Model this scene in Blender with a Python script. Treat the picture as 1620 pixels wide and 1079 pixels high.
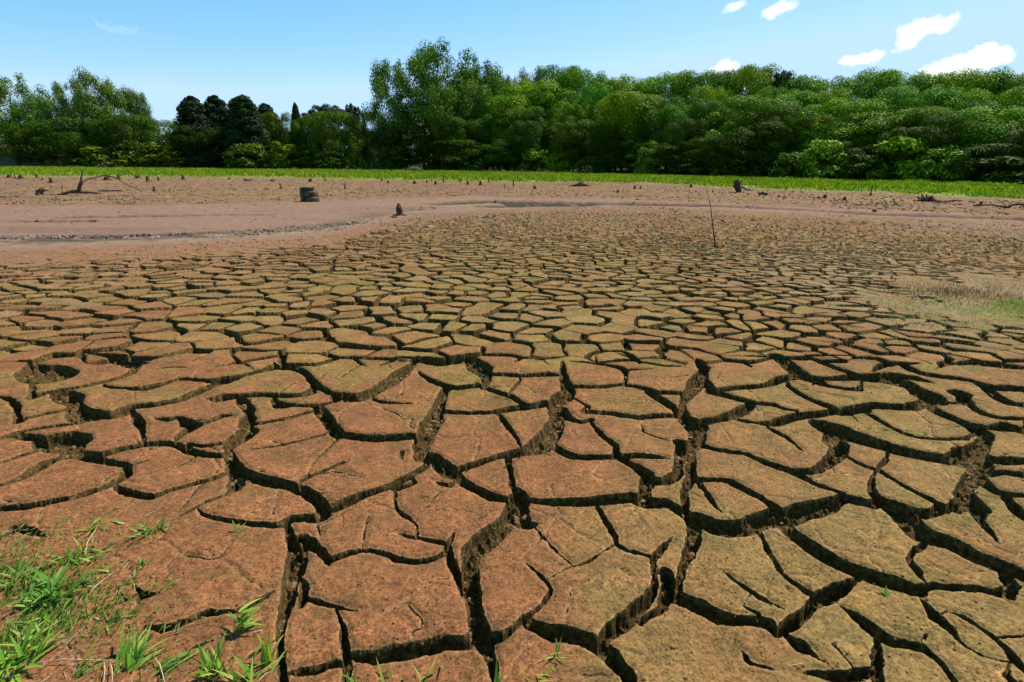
import bpy, math, random
import numpy as np
from mathutils import Vector, Matrix
C = bpy.context; D_ = bpy.data
for o in list(D_.objects): D_.objects.remove(o)
scn = C.scene; col = scn.collection
random.seed(7); rng = np.random.default_rng(7)
R = math.radians
# ------------------------------------------------------------------ camera
FX = 900.0; PW, PH = 1620.0, 1079.0; CH = 1.7
PITCH = math.atan((PH/2-258.0)/FX); ROLL = R(0.5)
cam_d = D_.cameras.new('camera'); cam = D_.objects.new('camera', cam_d); col.objects.link(cam)
cam_d.sensor_width = 36; cam_d.lens = FX/PW*36; cam_d.clip_end = 3000; cam_d.clip_start = 0.05
MR = Matrix.Rotation(math.pi/2-PITCH, 3, 'X') @ Matrix.Rotation(ROLL, 3, 'Z')
cam.matrix_world = Matrix.Translation((0, 0, CH)) @ MR.to_4x4()
scn.camera = cam
MRn = np.array(MR)
# ------------------------------------------------------------------ light
SUN_EL, SUN_AZ = R(56), R(50)      # azimuth: to the right of straight ahead
w = D_.worlds.new('World'); scn.world = w; w.use_nodes = True
sd = D_.lights.new('sun', 'SUN'); so = D_.objects.new('sun', sd); col.objects.link(so)
sd.energy = 5.0; sd.angle = R(0.5); sd.color = (1, 0.95, 0.86)
sv = Vector((math.cos(SUN_EL)*math.sin(SUN_AZ), math.cos(SUN_EL)*math.cos(SUN_AZ), math.sin(SUN_EL)))
so.rotation_euler = sv.to_track_quat('Z', 'Y').to_euler(); so.location = (0, 0, 30)
scn.view_settings.view_transform = 'Standard'; scn.view_settings.look = 'None'
scn.view_settings.exposure = 0.5; scn.view_settings.gamma = 1.0

def pix_dir(x, y):
    v = MRn @ np.array([(x-PW/2)/FX, -(y-PH/2)/FX, -1.0])
    return v/np.linalg.norm(v)
def ground_pt(x, y, z=0.0):
    v = pix_dir(x, y); t = (z-CH)/v[2]
    return np.array([v[0]*t, v[1]*t])
def at(x, y, dist):                       # the point seen at a pixel, at a horizontal distance
    v = pix_dir(x, y); t = dist/math.hypot(v[0], v[1])
    return Vector((v[0]*t, v[1]*t, CH+v[2]*t))
def az_px(x, y=270):
    v = pix_dir(x, y); return math.atan2(v[0], v[1])
def project(X, Y, Z):
    P = np.stack([X, Y, Z-CH], -1) @ MRn     # = MR^T p
    d = np.maximum(-P[..., 2], 1e-3)
    return P[..., 0]/d*FX+PW/2, PH/2-P[..., 1]/d*FX

SKYM = (.86, 1.04, .97)
# node helpers
def N(nt, t, **kw):
    n = nt.nodes.new(t)
    for k, v in kw.items():
        if k.startswith('i_'):
            n.inputs[k[2:].replace('_', ' ')].default_value = v
        else: setattr(n, k, v)
    return n
def L(nt, a, b): nt.links.new(a, b)
def ramp(nt, fac, stops, interp='LINEAR'):
    r = N(nt, 'ShaderNodeValToRGB'); r.color_ramp.interpolation = interp
    e = r.color_ramp.elements
    while len(e) > 1: e.remove(e[-1])
    e[0].position = stops[0][0]; e[0].color = (*stops[0][1], 1)
    for p, c in stops[1:]:
        x = e.new(p); x.color = (*c, 1)
    L(nt, fac, r.inputs['Fac']); return r.outputs['Color']
def noise(nt, vec, scale, detail=4, rough=0.55, dist=0):
    n = N(nt, 'ShaderNodeTexNoise'); n.inputs['Scale'].default_value = scale
    n.inputs['Detail'].default_value = detail; n.inputs['Roughness'].default_value = rough
    n.inputs['Distortion'].default_value = dist
    if vec is not None: L(nt, vec, n.inputs['Vector'])
    return n.outputs['Fac']
def mixc(nt, a, b, fac, blend='MIX'):
    m = N(nt, 'ShaderNodeMix', data_type='RGBA', blend_type=blend)
    for s, v in ((m.inputs[0], fac), (m.inputs[6], a), (m.inputs[7], b)):
        if isinstance(v, (int, float)): s.default_value = v
        elif isinstance(v, tuple): s.default_value = (*v, 1) if len(v) == 3 else v
        else: L(nt, v, s)
    return m.outputs[2]
def mth(nt, op, a, b=None, c=None, clamp=False):
    m = N(nt, 'ShaderNodeMath', operation=op, use_clamp=clamp)
    for i, v in enumerate((a, b, c)):
        if v is None: continue
        if isinstance(v, (int, float)): m.inputs[i].default_value = v
        else: L(nt, v, m.inputs[i])
    return m.outputs[0]

# ------------------------------------------------------------------ sky with a few small cumulus clouds
nt = w.node_tree; nt.nodes.clear()
sky = N(nt, 'ShaderNodeTexSky', sky_type='NISHITA'); sky.sun_disc = False
sky.sun_elevation = SUN_EL; sky.sun_rotation = SUN_AZ; sky.altitude = 800
sky.air_density = 1.0; sky.dust_density = 0.6; sky.ozone_density = 1.6
tc = N(nt, 'ShaderNodeTexCoord')
nz = N(nt, 'ShaderNodeTexNoise'); nz.inputs['Scale'].default_value = 22; nz.inputs['Detail'].default_value = 6; nz.inputs['Roughness'].default_value = 0.62
L(nt, tc.outputs['Generated'], nz.inputs['Vector'])
sub = N(nt, 'ShaderNodeVectorMath', operation='SUBTRACT'); L(nt, nz.outputs['Color'], sub.inputs[0]); sub.inputs[1].default_value = (.5, .5, .5)
scl = N(nt, 'ShaderNodeVectorMath', operation='SCALE'); L(nt, sub.outputs[0], scl.inputs[0]); scl.inputs['Scale'].default_value = 0.05
add = N(nt, 'ShaderNodeVectorMath', operation='ADD'); L(nt, tc.outputs['Generated'], add.inputs[0]); L(nt, scl.outputs[0], add.inputs[1])
CL = [(1455, 44, 30, 17, 1), (1487, 40, 20, 11, .9), (1432, 68, 20, 12, .9), (1366, 91, 27, 9, .8), (1345, 97, 12, 6, .6), (1234, 13, 22, 9, .75), (1222, 22, 14, 7, .6), (1160, 9, 17, 7, .6),
      (1500, 110, 38, 15, 1), (1535, 104, 44, 18, 1), (1570, 98, 28, 16, 1), (1552, 84, 17, 12, .9), (1474, 120, 20, 12, .9), (1142, 112, 26, 15, .8), (1142, 106, 16, 9, .8), (175, 40, 28, 5, .1), (205, 41, 12, 4, .12)]
acc = None
for cx, cy, rx, ry, op in CL:
    d = pix_dir(cx, cy); right = pix_dir(cx+1, cy)-d; up = pix_dir(cx, cy-1)-d
    a = N(nt, 'ShaderNodeVectorMath', operation='SUBTRACT'); L(nt, add.outputs[0], a.inputs[0]); a.inputs[1].default_value = tuple(d)
    u = N(nt, 'ShaderNodeVectorMath', operation='DOT_PRODUCT'); L(nt, a.outputs[0], u.inputs[0]); u.inputs[1].default_value = tuple(right/np.dot(right, right)/rx)
    v = N(nt, 'ShaderNodeVectorMath', operation='DOT_PRODUCT'); L(nt, a.outputs[0], v.inputs[0]); v.inputs[1].default_value = tuple(up/np.dot(up, up)/ry)
    uu = mth(nt, 'MULTIPLY', u.outputs['Value'], u.outputs['Value']); vv = mth(nt, 'MULTIPLY', v.outputs['Value'], v.outputs['Value'])
    q = mth(nt, 'ADD', uu, vv)
    g = mth(nt, 'MULTIPLY', mth(nt, 'DIVIDE', mth(nt, 'SUBTRACT', 1.7, q), 1.4, clamp=True), op)
    g = mth(nt, 'MINIMUM', g, 1.0)
    # only in front
    f = N(nt, 'ShaderNodeVectorMath', operation='DOT_PRODUCT'); L(nt, tc.outputs['Generated'], f.inputs[0]); f.inputs[1].default_value = tuple(d)
    g = mth(nt, 'MULTIPLY', g, mth(nt, 'GREATER_THAN', f.outputs['Value'], 0.5))
    acc = g if acc is None else mth(nt, 'MAXIMUM', acc, g)
sep = N(nt, 'ShaderNodeSeparateColor'); L(nt, sky.outputs[0], sep.inputs[0]); cmb = N(nt, 'ShaderNodeCombineColor')
for i_, (a_, g_) in enumerate(((.687, 1.57), (2.29, .773), (1.03, 1.3))):
    L(nt, mth(nt, 'MINIMUM', mth(nt, 'MULTIPLY', mth(nt, 'POWER', sep.outputs[i_], g_), a_), (5.7, 8.4, 12)[i_]), cmb.inputs[i_])
skyc = cmb.outputs[0]
cl = mixc(nt, skyc, (13.0, 13.0, 13.2), acc)
bg = N(nt, 'ShaderNodeBackground'); bg.inputs['Strength'].default_value = 0.0715
L(nt, cl, bg.inputs['Color']); wo = N(nt, 'ShaderNodeOutputWorld'); L(nt, bg.outputs[0], wo.inputs[0])

# ------------------------------------------------------------------ numpy noise
PERM = rng.random(65536)
def vnoise(x, y, seed=0):
    xi = np.floor(x).astype(np.int64); yi = np.floor(y).astype(np.int64)
    fx = x-xi; fy = y-yi; fx = fx*fx*(3-2*fx); fy = fy*fy*(3-2*fy)
    def h(a, b): return PERM[((a*73856093) ^ (b*19349663) ^ (seed*83492791)) & 65535]
    return (h(xi, yi)*(1-fx)+h(xi+1, yi)*fx)*(1-fy)+(h(xi, yi+1)*(1-fx)+h(xi+1, yi+1)*fx)*fy
def fbm(x, y, sc, octv=4, seed=0, rough=0.5):
    s = 0; a = 1; t = 0
    for o in range(octv):
        s = s+a*vnoise(x*sc*2**o+17.3*o, y*sc*2**o+9.1*o, seed+o); t += a; a *= rough
    return s/t*2-1
def sstep(a, b, x):
    t = np.clip((x-a)/(b-a), 0, 1); return t*t*(3-2*t)

# ------------------------------------------------------------------ shore line
SX = [-300, 0, 200, 400, 600, 800, 1000, 1200, 1400, 1620, 1900]
TOPY = [265, 266, 268, 270, 271.5, 274.5, 279.5, 285.5, 291, 297.5, 306]
BOTY = [278, 279.5, 281, 282.5, 285, 288, 292, 298.5, 306, 316, 330]
def r_at(x, y): p = ground_pt(x, y); return math.hypot(*p)
SAZ = [az_px(x) for x in SX]
RT = [r_at(x, y) for x, y in zip(SX, TOPY)]; RB = [r_at(x, y) for x, y in zip(SX, BOTY)]
def r_top(az): return np.interp(az, SAZ, RT)
def r_bot(az): return np.interp(az, SAZ, RB)
def gz(x, y):
    r = np.hypot(x, y); az = np.arctan2(x, y)
    rt = r_top(az); rb = r_bot(az)
    bank = 0.12*sstep(rb-1, rb+3, r)
    return bank+np.clip(r-rt-3, 0, 60)*0.045*sstep(0.0, 0.35, az)*1.0
def gzf(x, y): return float(gz(np.array(float(x)), np.array(float(y))))

# ------------------------------------------------------------------ traced cracks: photo points and widths (x, y, w)
TR = """
143,558,5 187,565,8 215,574,12
45,573,8 60,586,22 82,594,24 90,600,10
67,622,5 133,610,5 187,597,4 207,588,5 217,573,8
0,627,3 17,632,5 28,650,12 27,667,8
30,663,4 67,655,4 100,648,3
48,600,8 50,613,12 52,627,8
93,620,8 113,630,20 123,647,20 137,657,18 167,657,10 190,653,14 207,643,8 240,640,8 287,630,8 320,615,8 343,605,5
167,610,3 200,613,3 233,612,9 277,600,3 287,598,4 320,600,4 353,600,12 383,593,5 417,585,5 433,580,9 433,572,6
433,580,6 467,583,6 487,593,6 500,607,8 520,620,6 540,622,5
500,608,8 490,620,8 460,625,6 417,623,7 383,625,7 353,628,16
383,632,16 390,643,14 397,655,12 390,670,20 390,683,18 365,705,12
433,628,5 443,640,10 467,640,5 500,640,6 533,632,4
500,640,12 513,657,16 530,680,16 540,690,12
500,648,4 467,657,4 433,665,5 400,670,6
207,643,4 217,663,14 227,680,8
253,662,4 267,663,6 283,660,4 300,670,12 320,670,5 350,658,6 362,657,4
280,693,4 297,680,8 310,675,6
0,695,3 23,688,6 50,692,10 67,693,8 93,697,26 117,703,30 110,720,10
167,657,6 133,667,3 100,672,4 67,677,4 33,683,4 10,690,5
127,717,9 157,718,10 187,710,7 217,705,6 250,700,7 280,702,7 300,712,9 327,718,8 350,720,8 362,716,8
297,700,3 320,705,4 357,700,5 372,690,8
0,733,3 30,722,4 60,712,4 73,707,3
0,767,4 27,757,8 47,747,8 73,732,10 93,725,6 112,720,6
123,720,8 153,725,10 180,732,6 203,735,8 200,750,10 173,767,8 143,778,10 110,788,8 67,797,10 33,803,9 0,805,8 -40,812,8
213,733,2 233,727,2
362,713,16 370,740,26 377,762,24
370,740,16 400,753,14 430,763,16 467,772,14 493,783,18 510,800,20 507,815,18 490,822,8
400,710,2 447,702,3 510,687,3
530,700,2 500,727,2 490,747,2
477,762,5 507,747,4 540,733,4
187,773,10 207,780,10 240,787,8 267,777,6 300,767,7 333,758,7 350,752,5 362,745,6
285,818,2 300,810,4 327,795,4 350,787,5 372,773,6
283,737,1.5 307,725,1.5
320,815,4 350,820,6 383,827,8 423,830,9 447,828,12 460,820,12 493,817,10
455,835,14 465,870,26 462,905,28 457,940,24 448,980,15 445,1020,14 450,1090,16
480,850,10 481,887,10 476,913,8 482,932,16 476,957,10
233,988,4 267,990,9 300,978,9 333,967,10 367,967,8 393,957,8 430,937,6
213,927,3 227,940,12 247,938,5 260,930,3
223,947,3 213,970,2
187,930,2 203,925,2
300,880,2 330,883,2 350,880,3 363,860,2
20,836,5 45,840,8 66,846,5
0,852,6 23,842,6 33,833,5
476,849,16 507,869,16 520,884,12 551,874,8 584,870,8 606,876,8 628,884,8 656,887,8 684,885,8 700,877,8
623,785,4 628,805,6 645,819,6 659,833,4
634,846,3 662,852,4 690,856,6 706,858,8 717,844,4
706,858,8 709,874,12 717,899,16 725,919,12 734,938,14
581,822,2 576,841,4 573,871,4
501,952,8 523,956,8 545,960,6 562,963,3
482,945,8 501,952,8
534,962,7 543,991,12 548,1018,14 551,1040,16 548,1090,12
556,1032,12 592,1038,22 634,1030,28 676,1021,28 703,1015,28 734,1016,22 755,1000,20
811,785,16 803,822,26 781,847,34 752,868,34 742,895,30 748,935,32 752,974,30 764,1010,34 773,1035,18 781,1057,12 783,1090,12
652,963,2 667,978,3
653,1007,4 656,996,3 667,992,2
770,1012,24 800,1002,14 825,980,12 843,965,10 862,949,6 873,930,6 859,913,5 842,896,3
508,878,3 521,893,2
454,1063,6 495,1057,14 531,1046,9
530,563,5 590,564,5 645,566,6 667,568,10 700,572,12 727,568,10 740,566,8
742,564,8 750,572,14 760,583,22 770,600,14 767,612,10
662,587,4 680,600,5 707,610,7 727,613,8 757,610,7
655,573,10 633,590,12 617,603,12 590,617,12 567,627,14 540,627,14
540,597,2 575,573,4
613,573,3 617,583,3
587,628,3 607,635,4 647,638,1.5
712,612,7 703,620,10 693,643,16 680,670,24 667,703,26 668,723,20 683,722,14 700,737,22 713,747,22
540,687,10 573,692,11 607,693,12 647,690,12 662,690,8
703,650,8 740,653,6 780,652,6 807,647,8 847,642,10 862,638,10
770,615,5 793,623,6 813,630,6 827,640,6
823,583,3 823,603,3 807,620,3
770,593,6 800,593,6 827,595,6 867,593,7 885,595,8
890,572,5 890,583,10 893,603,12 900,620,18 878,640,20 883,660,24 870,687,28 850,707,22 830,715,8
890,647,8 900,660,8 920,667,6 937,663,6
905,628,2 933,643,3
925,650,5 960,653,6 1007,660,7 1040,657,7 1070,657,6
900,612,6 953,612,5 983,608,5 1020,615,6 1040,620,6 1080,622,6
1027,620,8 1047,633,9 1067,647,8
903,572,6 940,575,4 980,582,5 990,590,7 987,608,5
940,556,3 943,573,3
973,558,3 1007,570,4 1053,577,4 1080,577,4
993,585,3 1033,583,3
787,655,5 803,673,6 823,700,3
713,745,10 753,733,10 780,722,8 807,717,12 827,713,14
877,705,10 903,720,10 940,722,9 973,722,9 1007,720,9 1040,723,9
937,667,5 953,687,6 973,703,8 977,720,10 997,733,9 1023,750,14
803,720,10 807,747,10 813,770,10 826,787,20 823,810,30 828,830,18
713,747,16 747,770,14 780,787,14 807,790,12
520,803,14 540,797,16 573,783,12 607,773,10 640,757,10 673,737,8
623,773,4 627,785,6
627,772,8 655,763,6
830,792,10 853,793,10 889,795,13 939,793,15 973,790,16 1000,785,16 1020,790,22 1050,794,14
1077,700,14 1073,720,14 1073,747,16 1050,760,12 1023,760,16 1020,787,24
1017,683,1.5 1053,695,1.5
693,763,4 713,767,8
947,803,8 959,824,10 975,846,10 978,860,8 997,871,6 1025,878,6 1035,883,8 1031,896,7 1036,913,8
970,863,3 931,888,4 903,896,2 873,910,1.5
842,830,2 875,863,2 903,891,2
1058,855,4 1050,863,10 1037,880,12
1050,902,12 1058,919,24 1056,941,26 1050,957,20
1050,790,12 1069,802,14 1092,816,20 1097,849,22 1089,877,22 1078,896,12 1075,935,14 1065,950,14
1097,816,20 1130,830,24 1167,835,24 1208,822,24 1237,818,26
1036,930,14 1020,952,26 997,974,28 975,991,30 958,1004,22
1014,985,12 1050,960,16
840,988,24 875,1002,28 917,1007,26 945,1021,26 970,1043,24 992,1071,20 1000,1095,20
1075,946,20 1103,957,24 1133,971,24 1167,980,18 1194,980,16 1214,985,20 1228,1000,14
1150,910,3 1175,927,6 1208,946,7 1220,955,4
1178,955,2 1200,968,7
1183,1038,5 1191,1049,6 1220,1057,8
1203,845,6 1216,868,7 1237,905,6 1259,924,7 1281,938,9
1114,780,4 1125,794,5 1142,808,3
923,1064,2 955,1064,3
1237,818,26 1275,813,14 1311,802,16 1336,788,12 1375,797,14 1397,794,14
1256,844,16 1284,863,22 1311,883,22 1345,899,20 1386,913,22 1425,924,22 1450,932,20 1470,926,10 1508,930,10 1547,930,9 1578,938,10
1240,830,18 1256,844,14
1397,794,14 1428,816,24 1458,844,26 1497,855,20 1539,877,20 1580,894,24 1608,905,20 1630,920,16
1458,860,10 1442,871,7 1439,885,8 1450,900,16
1456,816,6 1486,808,8 1511,802,10 1539,800,22 1553,824,8 1572,847,6
1594,780,8 1614,810,12 1630,820,12
1591,910,18 1600,935,22
1361,916,6 1331,932,20 1298,946,24 1281,963,18 1253,985,22 1228,1002,14
1220,952,4 1242,963,3
1350,971,14 1375,991,20 1397,1007,16 1428,1018,14 1456,1024,14 1483,1043,10 1508,1068,9 1520,1085,9
1386,1015,14 1389,1046,18 1397,1090,20
1289,1065,12 1331,1071,20 1375,1063,14
1469,960,10 1486,980,14 1508,999,8 1533,1024,5 1561,1038,4 1600,1046,3
1497,968,2 1525,977,5 1553,996,6 1580,1013,8 1605,1041,12 1630,1066,12
1578,1010,4 1640,1005,5
1262,1018,24 1270,1024,24
1458,1015,8 1466,1005,6
1594,1068,10 1610,1085,10
190,890,2 205,905,2.5 213,925,3
60,1004,3 100,988,4 150,968,4.5 190,952,3 212,942,3
-10,1002,4 30,990,5 60,1004,4
130,1066,3 170,1040,4.5 205,1030,5 222,1005,4 232,990,4
235,1090,4 275,1048,4.5 310,1020,4 345,1008,3
50,905,4 95,893,4.5 130,885,4 165,868,3
-10,905,4 25,898,5 50,905,4
100,988,3 112,1020,3 130,1066,3
310,1020,3 330,1050,4 335,1090,5
395,1035,5 420,1020,3 440,1010,2
1102,568,5 1113,582,13 1110,593,14 1100,607,18 1090,622,14 1080,640,10 1085,660,12 1100,673,24 1103,693,26 1090,713,16 1090,727,16 1093,753,16 1082,775,14 1085,800,12
1070,657,8 1085,660,10
1127,620,10 1163,630,7 1190,637,7 1220,640,6 1240,647,4 1260,650,3
1110,600,10 1127,618,8
1127,618,6 1167,613,6 1213,608,6 1237,598,8 1267,595,8 1313,598,6 1353,595,9
1147,563,4 1213,564,4 1267,563,4 1380,563,4
1227,560,8 1247,577,10 1267,593,12 1293,603,8 1313,610,5 1360,615,5
1273,565,4 1307,577,5 1340,587,5 1367,595,9 1413,592,7 1447,597,7 1473,603,7
1360,597,8 1395,600,8 1423,603,14 1447,612,8 1467,623,16 1480,632,12
1380,587,5 1397,577,5 1427,575,5 1453,573,4
1433,580,5 1463,590,7 1513,597,5 1547,603,5 1573,620,7 1600,635,8 1630,636,6
1513,575,7 1547,573,7 1580,577,8 1630,583,9
1547,603,5 1580,612,7 1630,614,8
1247,610,4 1280,630,5 1313,643,8
1113,667,10 1147,660,10 1173,650,12 1187,640,8
1163,663,4 1190,668,4 1220,670,9 1253,660,10 1293,655,9 1320,650,8 1363,643,8 1390,640,10 1440,643,9 1467,630,8
1327,653,8 1373,648,5
1293,670,12 1320,680,22 1347,690,20 1380,700,18 1413,710,16 1447,717,15 1480,723,14 1513,727,16 1537,717,18
1373,653,4 1407,673,4 1440,688,3 1473,693,3 1527,693,4
1473,643,9 1507,660,9 1540,673,10 1560,693,16 1547,710,18
1540,670,8 1573,675,8 1600,673,12 1630,680,10
1520,620,10 1537,640,5 1560,653,6 1593,660,5 1630,661,5
1480,633,3 1527,637,4
1213,677,3 1240,690,4 1267,710,2
1105,705,8 1147,712,6 1180,717,6 1213,732,8 1253,745,10 1287,763,6 1333,780,5
1257,745,10 1293,743,9 1313,727,16 1327,710,26 1313,693,12 1305,675,8
1340,723,3 1367,737,4 1387,743,6 1430,767,5 1480,793,5 1513,807,8
1400,727,8 1387,742,6 1377,767,10 1387,787,10 1413,797,12 1463,810,8 1487,800,6
1537,727,30 1547,747,26 1530,773,26 1540,800,26
1557,720,12 1580,727,10 1630,728,8
1560,747,9 1585,745,8 1630,750,9
1560,760,10 1580,777,9 1630,784,8
1593,787,7 1613,807,9
1100,755,6 1113,773,6 1127,793,5 1140,807,2
1100,757,6 1127,757,6 1153,760,9 1190,780,10 1213,793,9 1237,808,12
1240,808,12 1280,798,10 1320,790,10
"""
segs = []
LINES = [[tuple(float(v) for v in t.split(',')) for t in ln.split()] for ln in TR.strip().split('\n')]
def near_other(k, x, y):
    best = (1e9, None, 0)
    for q, l in enumerate(LINES):
        if q == k: continue
        for (ax, ay, aw), (bx, by, bw) in zip(l[:-1], l[1:]):
            dx, dy = bx-ax, by-ay; t = min(max(((x-ax)*dx+(y-ay)*dy)/(dx*dx+dy*dy+1e-9), 0), 1)
            d = math.hypot(x-ax-t*dx, y-ay-t*dy)
            if d < best[0]: best = (d, (ax+t*dx, ay+t*dy), aw+(bw-aw)*t)
    return best
NEW = []
for k, l in enumerate(LINES):
    l2 = list(l)
    for end in (0, -1):
        x, y, wv = l[end]; ox, oy, _ = l[1 if end == 0 else -2]
        d, pt_, ow = near_other(k, x, y)
        if d < 3: continue
        if y < 606 and d > 6: l2[end] = (x, y, wv*.3); continue
        if d < 24: ext = [(pt_[0], pt_[1], max(1.5, wv*.6))]
        else:
            L0 = math.hypot(x-ox, y-oy)+1e-6; e = 6+wv*1.1
            ext = [(x+(x-ox)/L0*e*.5+random.uniform(-2, 2), y+(y-oy)/L0*e*.5, wv*.4), (x+(x-ox)/L0*e*1.2, y+(y-oy)/L0*e*1.2+random.uniform(-2, 2), .4)]
            if wv > 5: l2[end] = (x, y, wv*.75)
        if end == 0: l2 = ext[::-1]+l2
        else: l2 = l2+ext
    NEW.append(l2)
for pts in NEW:
    P = np.array([p[:2] for p in pts]); Wp = [p[2] for p in pts]
    if len(P) > 2:                     # smooth the traced line a little (Catmull-Rom)
        Q = []; QW = []
        for i in range(len(P)-1):
            p0, p1, p2, p3 = P[max(i-1, 0)], P[i], P[i+1], P[min(i+2, len(P)-1)]
            for t in (0, .5):
                Q.append(.5*((2*p1)+(-p0+p2)*t+(2*p0-5*p1+4*p2-p3)*t*t+(-p0+3*p1-3*p2+p3)*t**3)); QW.append(Wp[i]*(1-t)+Wp[i+1]*t)
        Q.append(P[-1]); QW.append(Wp[-1]); P = np.array(Q); Wp = QW
    G = []
    for i in range(len(P)):
        a, b = P[max(i-1, 0)], P[min(i+1, len(P)-1)]
        d = b-a; n = np.array([-d[1], d[0]])/max(np.hypot(*d), 1e-6)
        g = ground_pt(*P[i]); e1 = ground_pt(*(P[i]+n*Wp[i]/2)); e2 = ground_pt(*(P[i]-n*Wp[i]/2))
        G.append((g[0], g[1], float(np.hypot(*(e1-e2)))))
    for i in range(len(G)-1): segs.append((*G[i], *G[i+1]))
# gully and mud-step lines of the far lake bed (broad and shallow)
GUL = """
700,322,4 760,319,6 830,320,6 900,321,5 1000,322,4 1100,324,5 1200,328,3 1300,333,3 1400,339,4 1500,342,5 1620,346,7 1700,349,5
780,326,5 840,325,5 930,325,2
-30,376,4 60,376,5 150,375,5 250,372,3 330,368,3
100,344,2 180,343,3 260,342,3 330,340,2 420,339,2
-30,350,2 60,350,2 140,349,2
"""
gseg = []
for ln in GUL.strip().split('\n'):
    pts = [tuple(float(v) for v in t.split(',')) for t in ln.split()]
    G = []
    for x, y, wv in pts:
        g = ground_pt(x, y); e1 = ground_pt(x, y-wv/2); e2 = ground_pt(x, y+wv/2)
        G.append((g[0], g[1], float(np.hypot(*(e1-e2)))))
    for i in range(len(G)-1): gseg.append((*G[i], *G[i+1]))

# ------------------------------------------------------------------ ground: one sheet, finer towards the viewer's side
th = []; t = R(84)
while t > R(0.12):
    th.append(t)
    if t > R(62): t -= 0.02
    elif t > R(44): t -= 1/900
    elif t > R(20): t -= 1/1500
    elif t > R(7): t -= 1/2600
    elif t > R(3.2): t -= 1/1900
    elif t > R(0.9): t -= 1/1300
    else: t -= 1/2500
rr = CH/np.tan(np.array(th))
azs = []; a = -math.pi
while a < math.pi:
    azs.append(a); b = abs(a)
    a += 1/880 if b < R(58) else (1/300 if b < R(85) else 0.05)
azs = np.array(azs)
RRm, AA = np.meshgrid(rr, azs, indexing='ij')
X = RRm*np.sin(AA); Y = RRm*np.cos(AA)
nr, nc = X.shape
px, py = project(X, Y, np.zeros_like(X))
front = (Y > 0.2)
# wobble that makes the cracks ragged
WX = X+0.012*fbm(X, Y, 9, 4, 3, .6)+0.03*fbm(X, Y, 2.2, 2, 13)*0.35
WY = Y+0.012*fbm(X, Y, 9, 4, 33, .6)+0.03*fbm(X, Y, 2.2, 2, 43)*0.35
def window(cx, cy, rad):
    r = math.hypot(cx, cy); a = math.atan2(cx, cy)
    i0 = np.searchsorted(rr, r-rad); i1 = np.searchsorted(rr, r+rad)
    da = rad/max(r-rad*0.3, 0.2)*1.2
    j0 = np.searchsorted(azs, a-da); j1 = np.searchsorted(azs, a+da)
    return slice(max(i0-1, 0), i1+1), slice(max(j0-1, 0), j1+1)
def seg_field(segs, S, Wd, reach):
    for ax, ay, aw, bx, by, bw in segs:
        rad = math.hypot(bx-ax, by-ay)/2+max(aw, bw)/2+reach
        si, sj = window((ax+bx)/2, (ay+by)/2, rad)
        x = WX[si, sj]; y = WY[si, sj]
        if x.size == 0: continue
        dx, dy = bx-ax, by-ay; LL = dx*dx+dy*dy+1e-9
        t = np.clip(((x-ax)*dx+(y-ay)*dy)/LL, 0, 1)
        d = np.hypot(x-ax-t*dx, y-ay-t*dy); wv = aw+(bw-aw)*t
        s = d-wv/2; m = s < S[si, sj]
        S[si, sj] = np.where(m, s, S[si, sj]); Wd[si, sj] = np.where(m, wv, Wd[si, sj])
S = np.full(X.shape, 9.0); Wd = np.zeros(X.shape)
seg_field(segs, S, Wd, 0.12)
# where the traced network holds
traced = sstep(572, 590, py+7*fbm(X, Y, 1.5, 2, 5))*sstep(-20, -5, px)*sstep(1640, 1625, px)*(py < 1090)*front
# mud plates elsewhere: irregular cells
def spacing(x, y):
    s = 0.43-0.13*float(sstep(-2.0, 4.5, np.array(x)))
    r = math.hypot(x, y)
    return s*(1.0-0.45*min(max((r-6)/8, 0), 1))
seeds = []; hsh = {}
for _ in range(60000):
    r = math.sqrt(random.uniform(0.5**2, 25**2)) if random.random() < .75 else random.uniform(0.5, 14)
    a = random.uniform(-R(80), R(80)); x, y = r*math.sin(a), r*math.cos(a)
    sp = spacing(x, y)*random.choice((.62, .8, .8, 1)); gx, gy = int(x//.5), int(y//.5); ok = True
    for i in (-1, 0, 1):
        for j in (-1, 0, 1):
            for q in hsh.get((gx+i, gy+j), ()):
                if (q[0]-x)**2+(q[1]-y)**2 < sp*sp: ok = False; break
            if not ok: break
        if not ok: break
    if ok: hsh.setdefault((gx, gy), []).append((x, y)); seeds.append((x, y))
seeds = np.array(seeds); ns = len(seeds)
vx = WX+0.09*fbm(X, Y, 2.6, 2, 71); vy = WY+0.09*fbm(X, Y, 2.6, 2, 81)
F1 = np.full(X.shape, 9e9); ID = np.full(X.shape, -1, dtype=np.int64)
for k, (x, y) in enumerate(seeds):
    si, sj = window(x, y, 0.75)
    d = (vx[si, sj]-x)**2+(vy[si, sj]-y)**2
    m = d < F1[si, sj]; F1[si, sj] = np.where(m, d, F1[si, sj]); ID[si, sj] = np.where(m, k, ID[si, sj])
FS = np.full(X.shape, 9.0)
VS = np.full(X.shape, 9.0); VW = np.zeros(X.shape)
sx_ = seeds[:, 0]; sy_ = seeds[:, 1]
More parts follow.
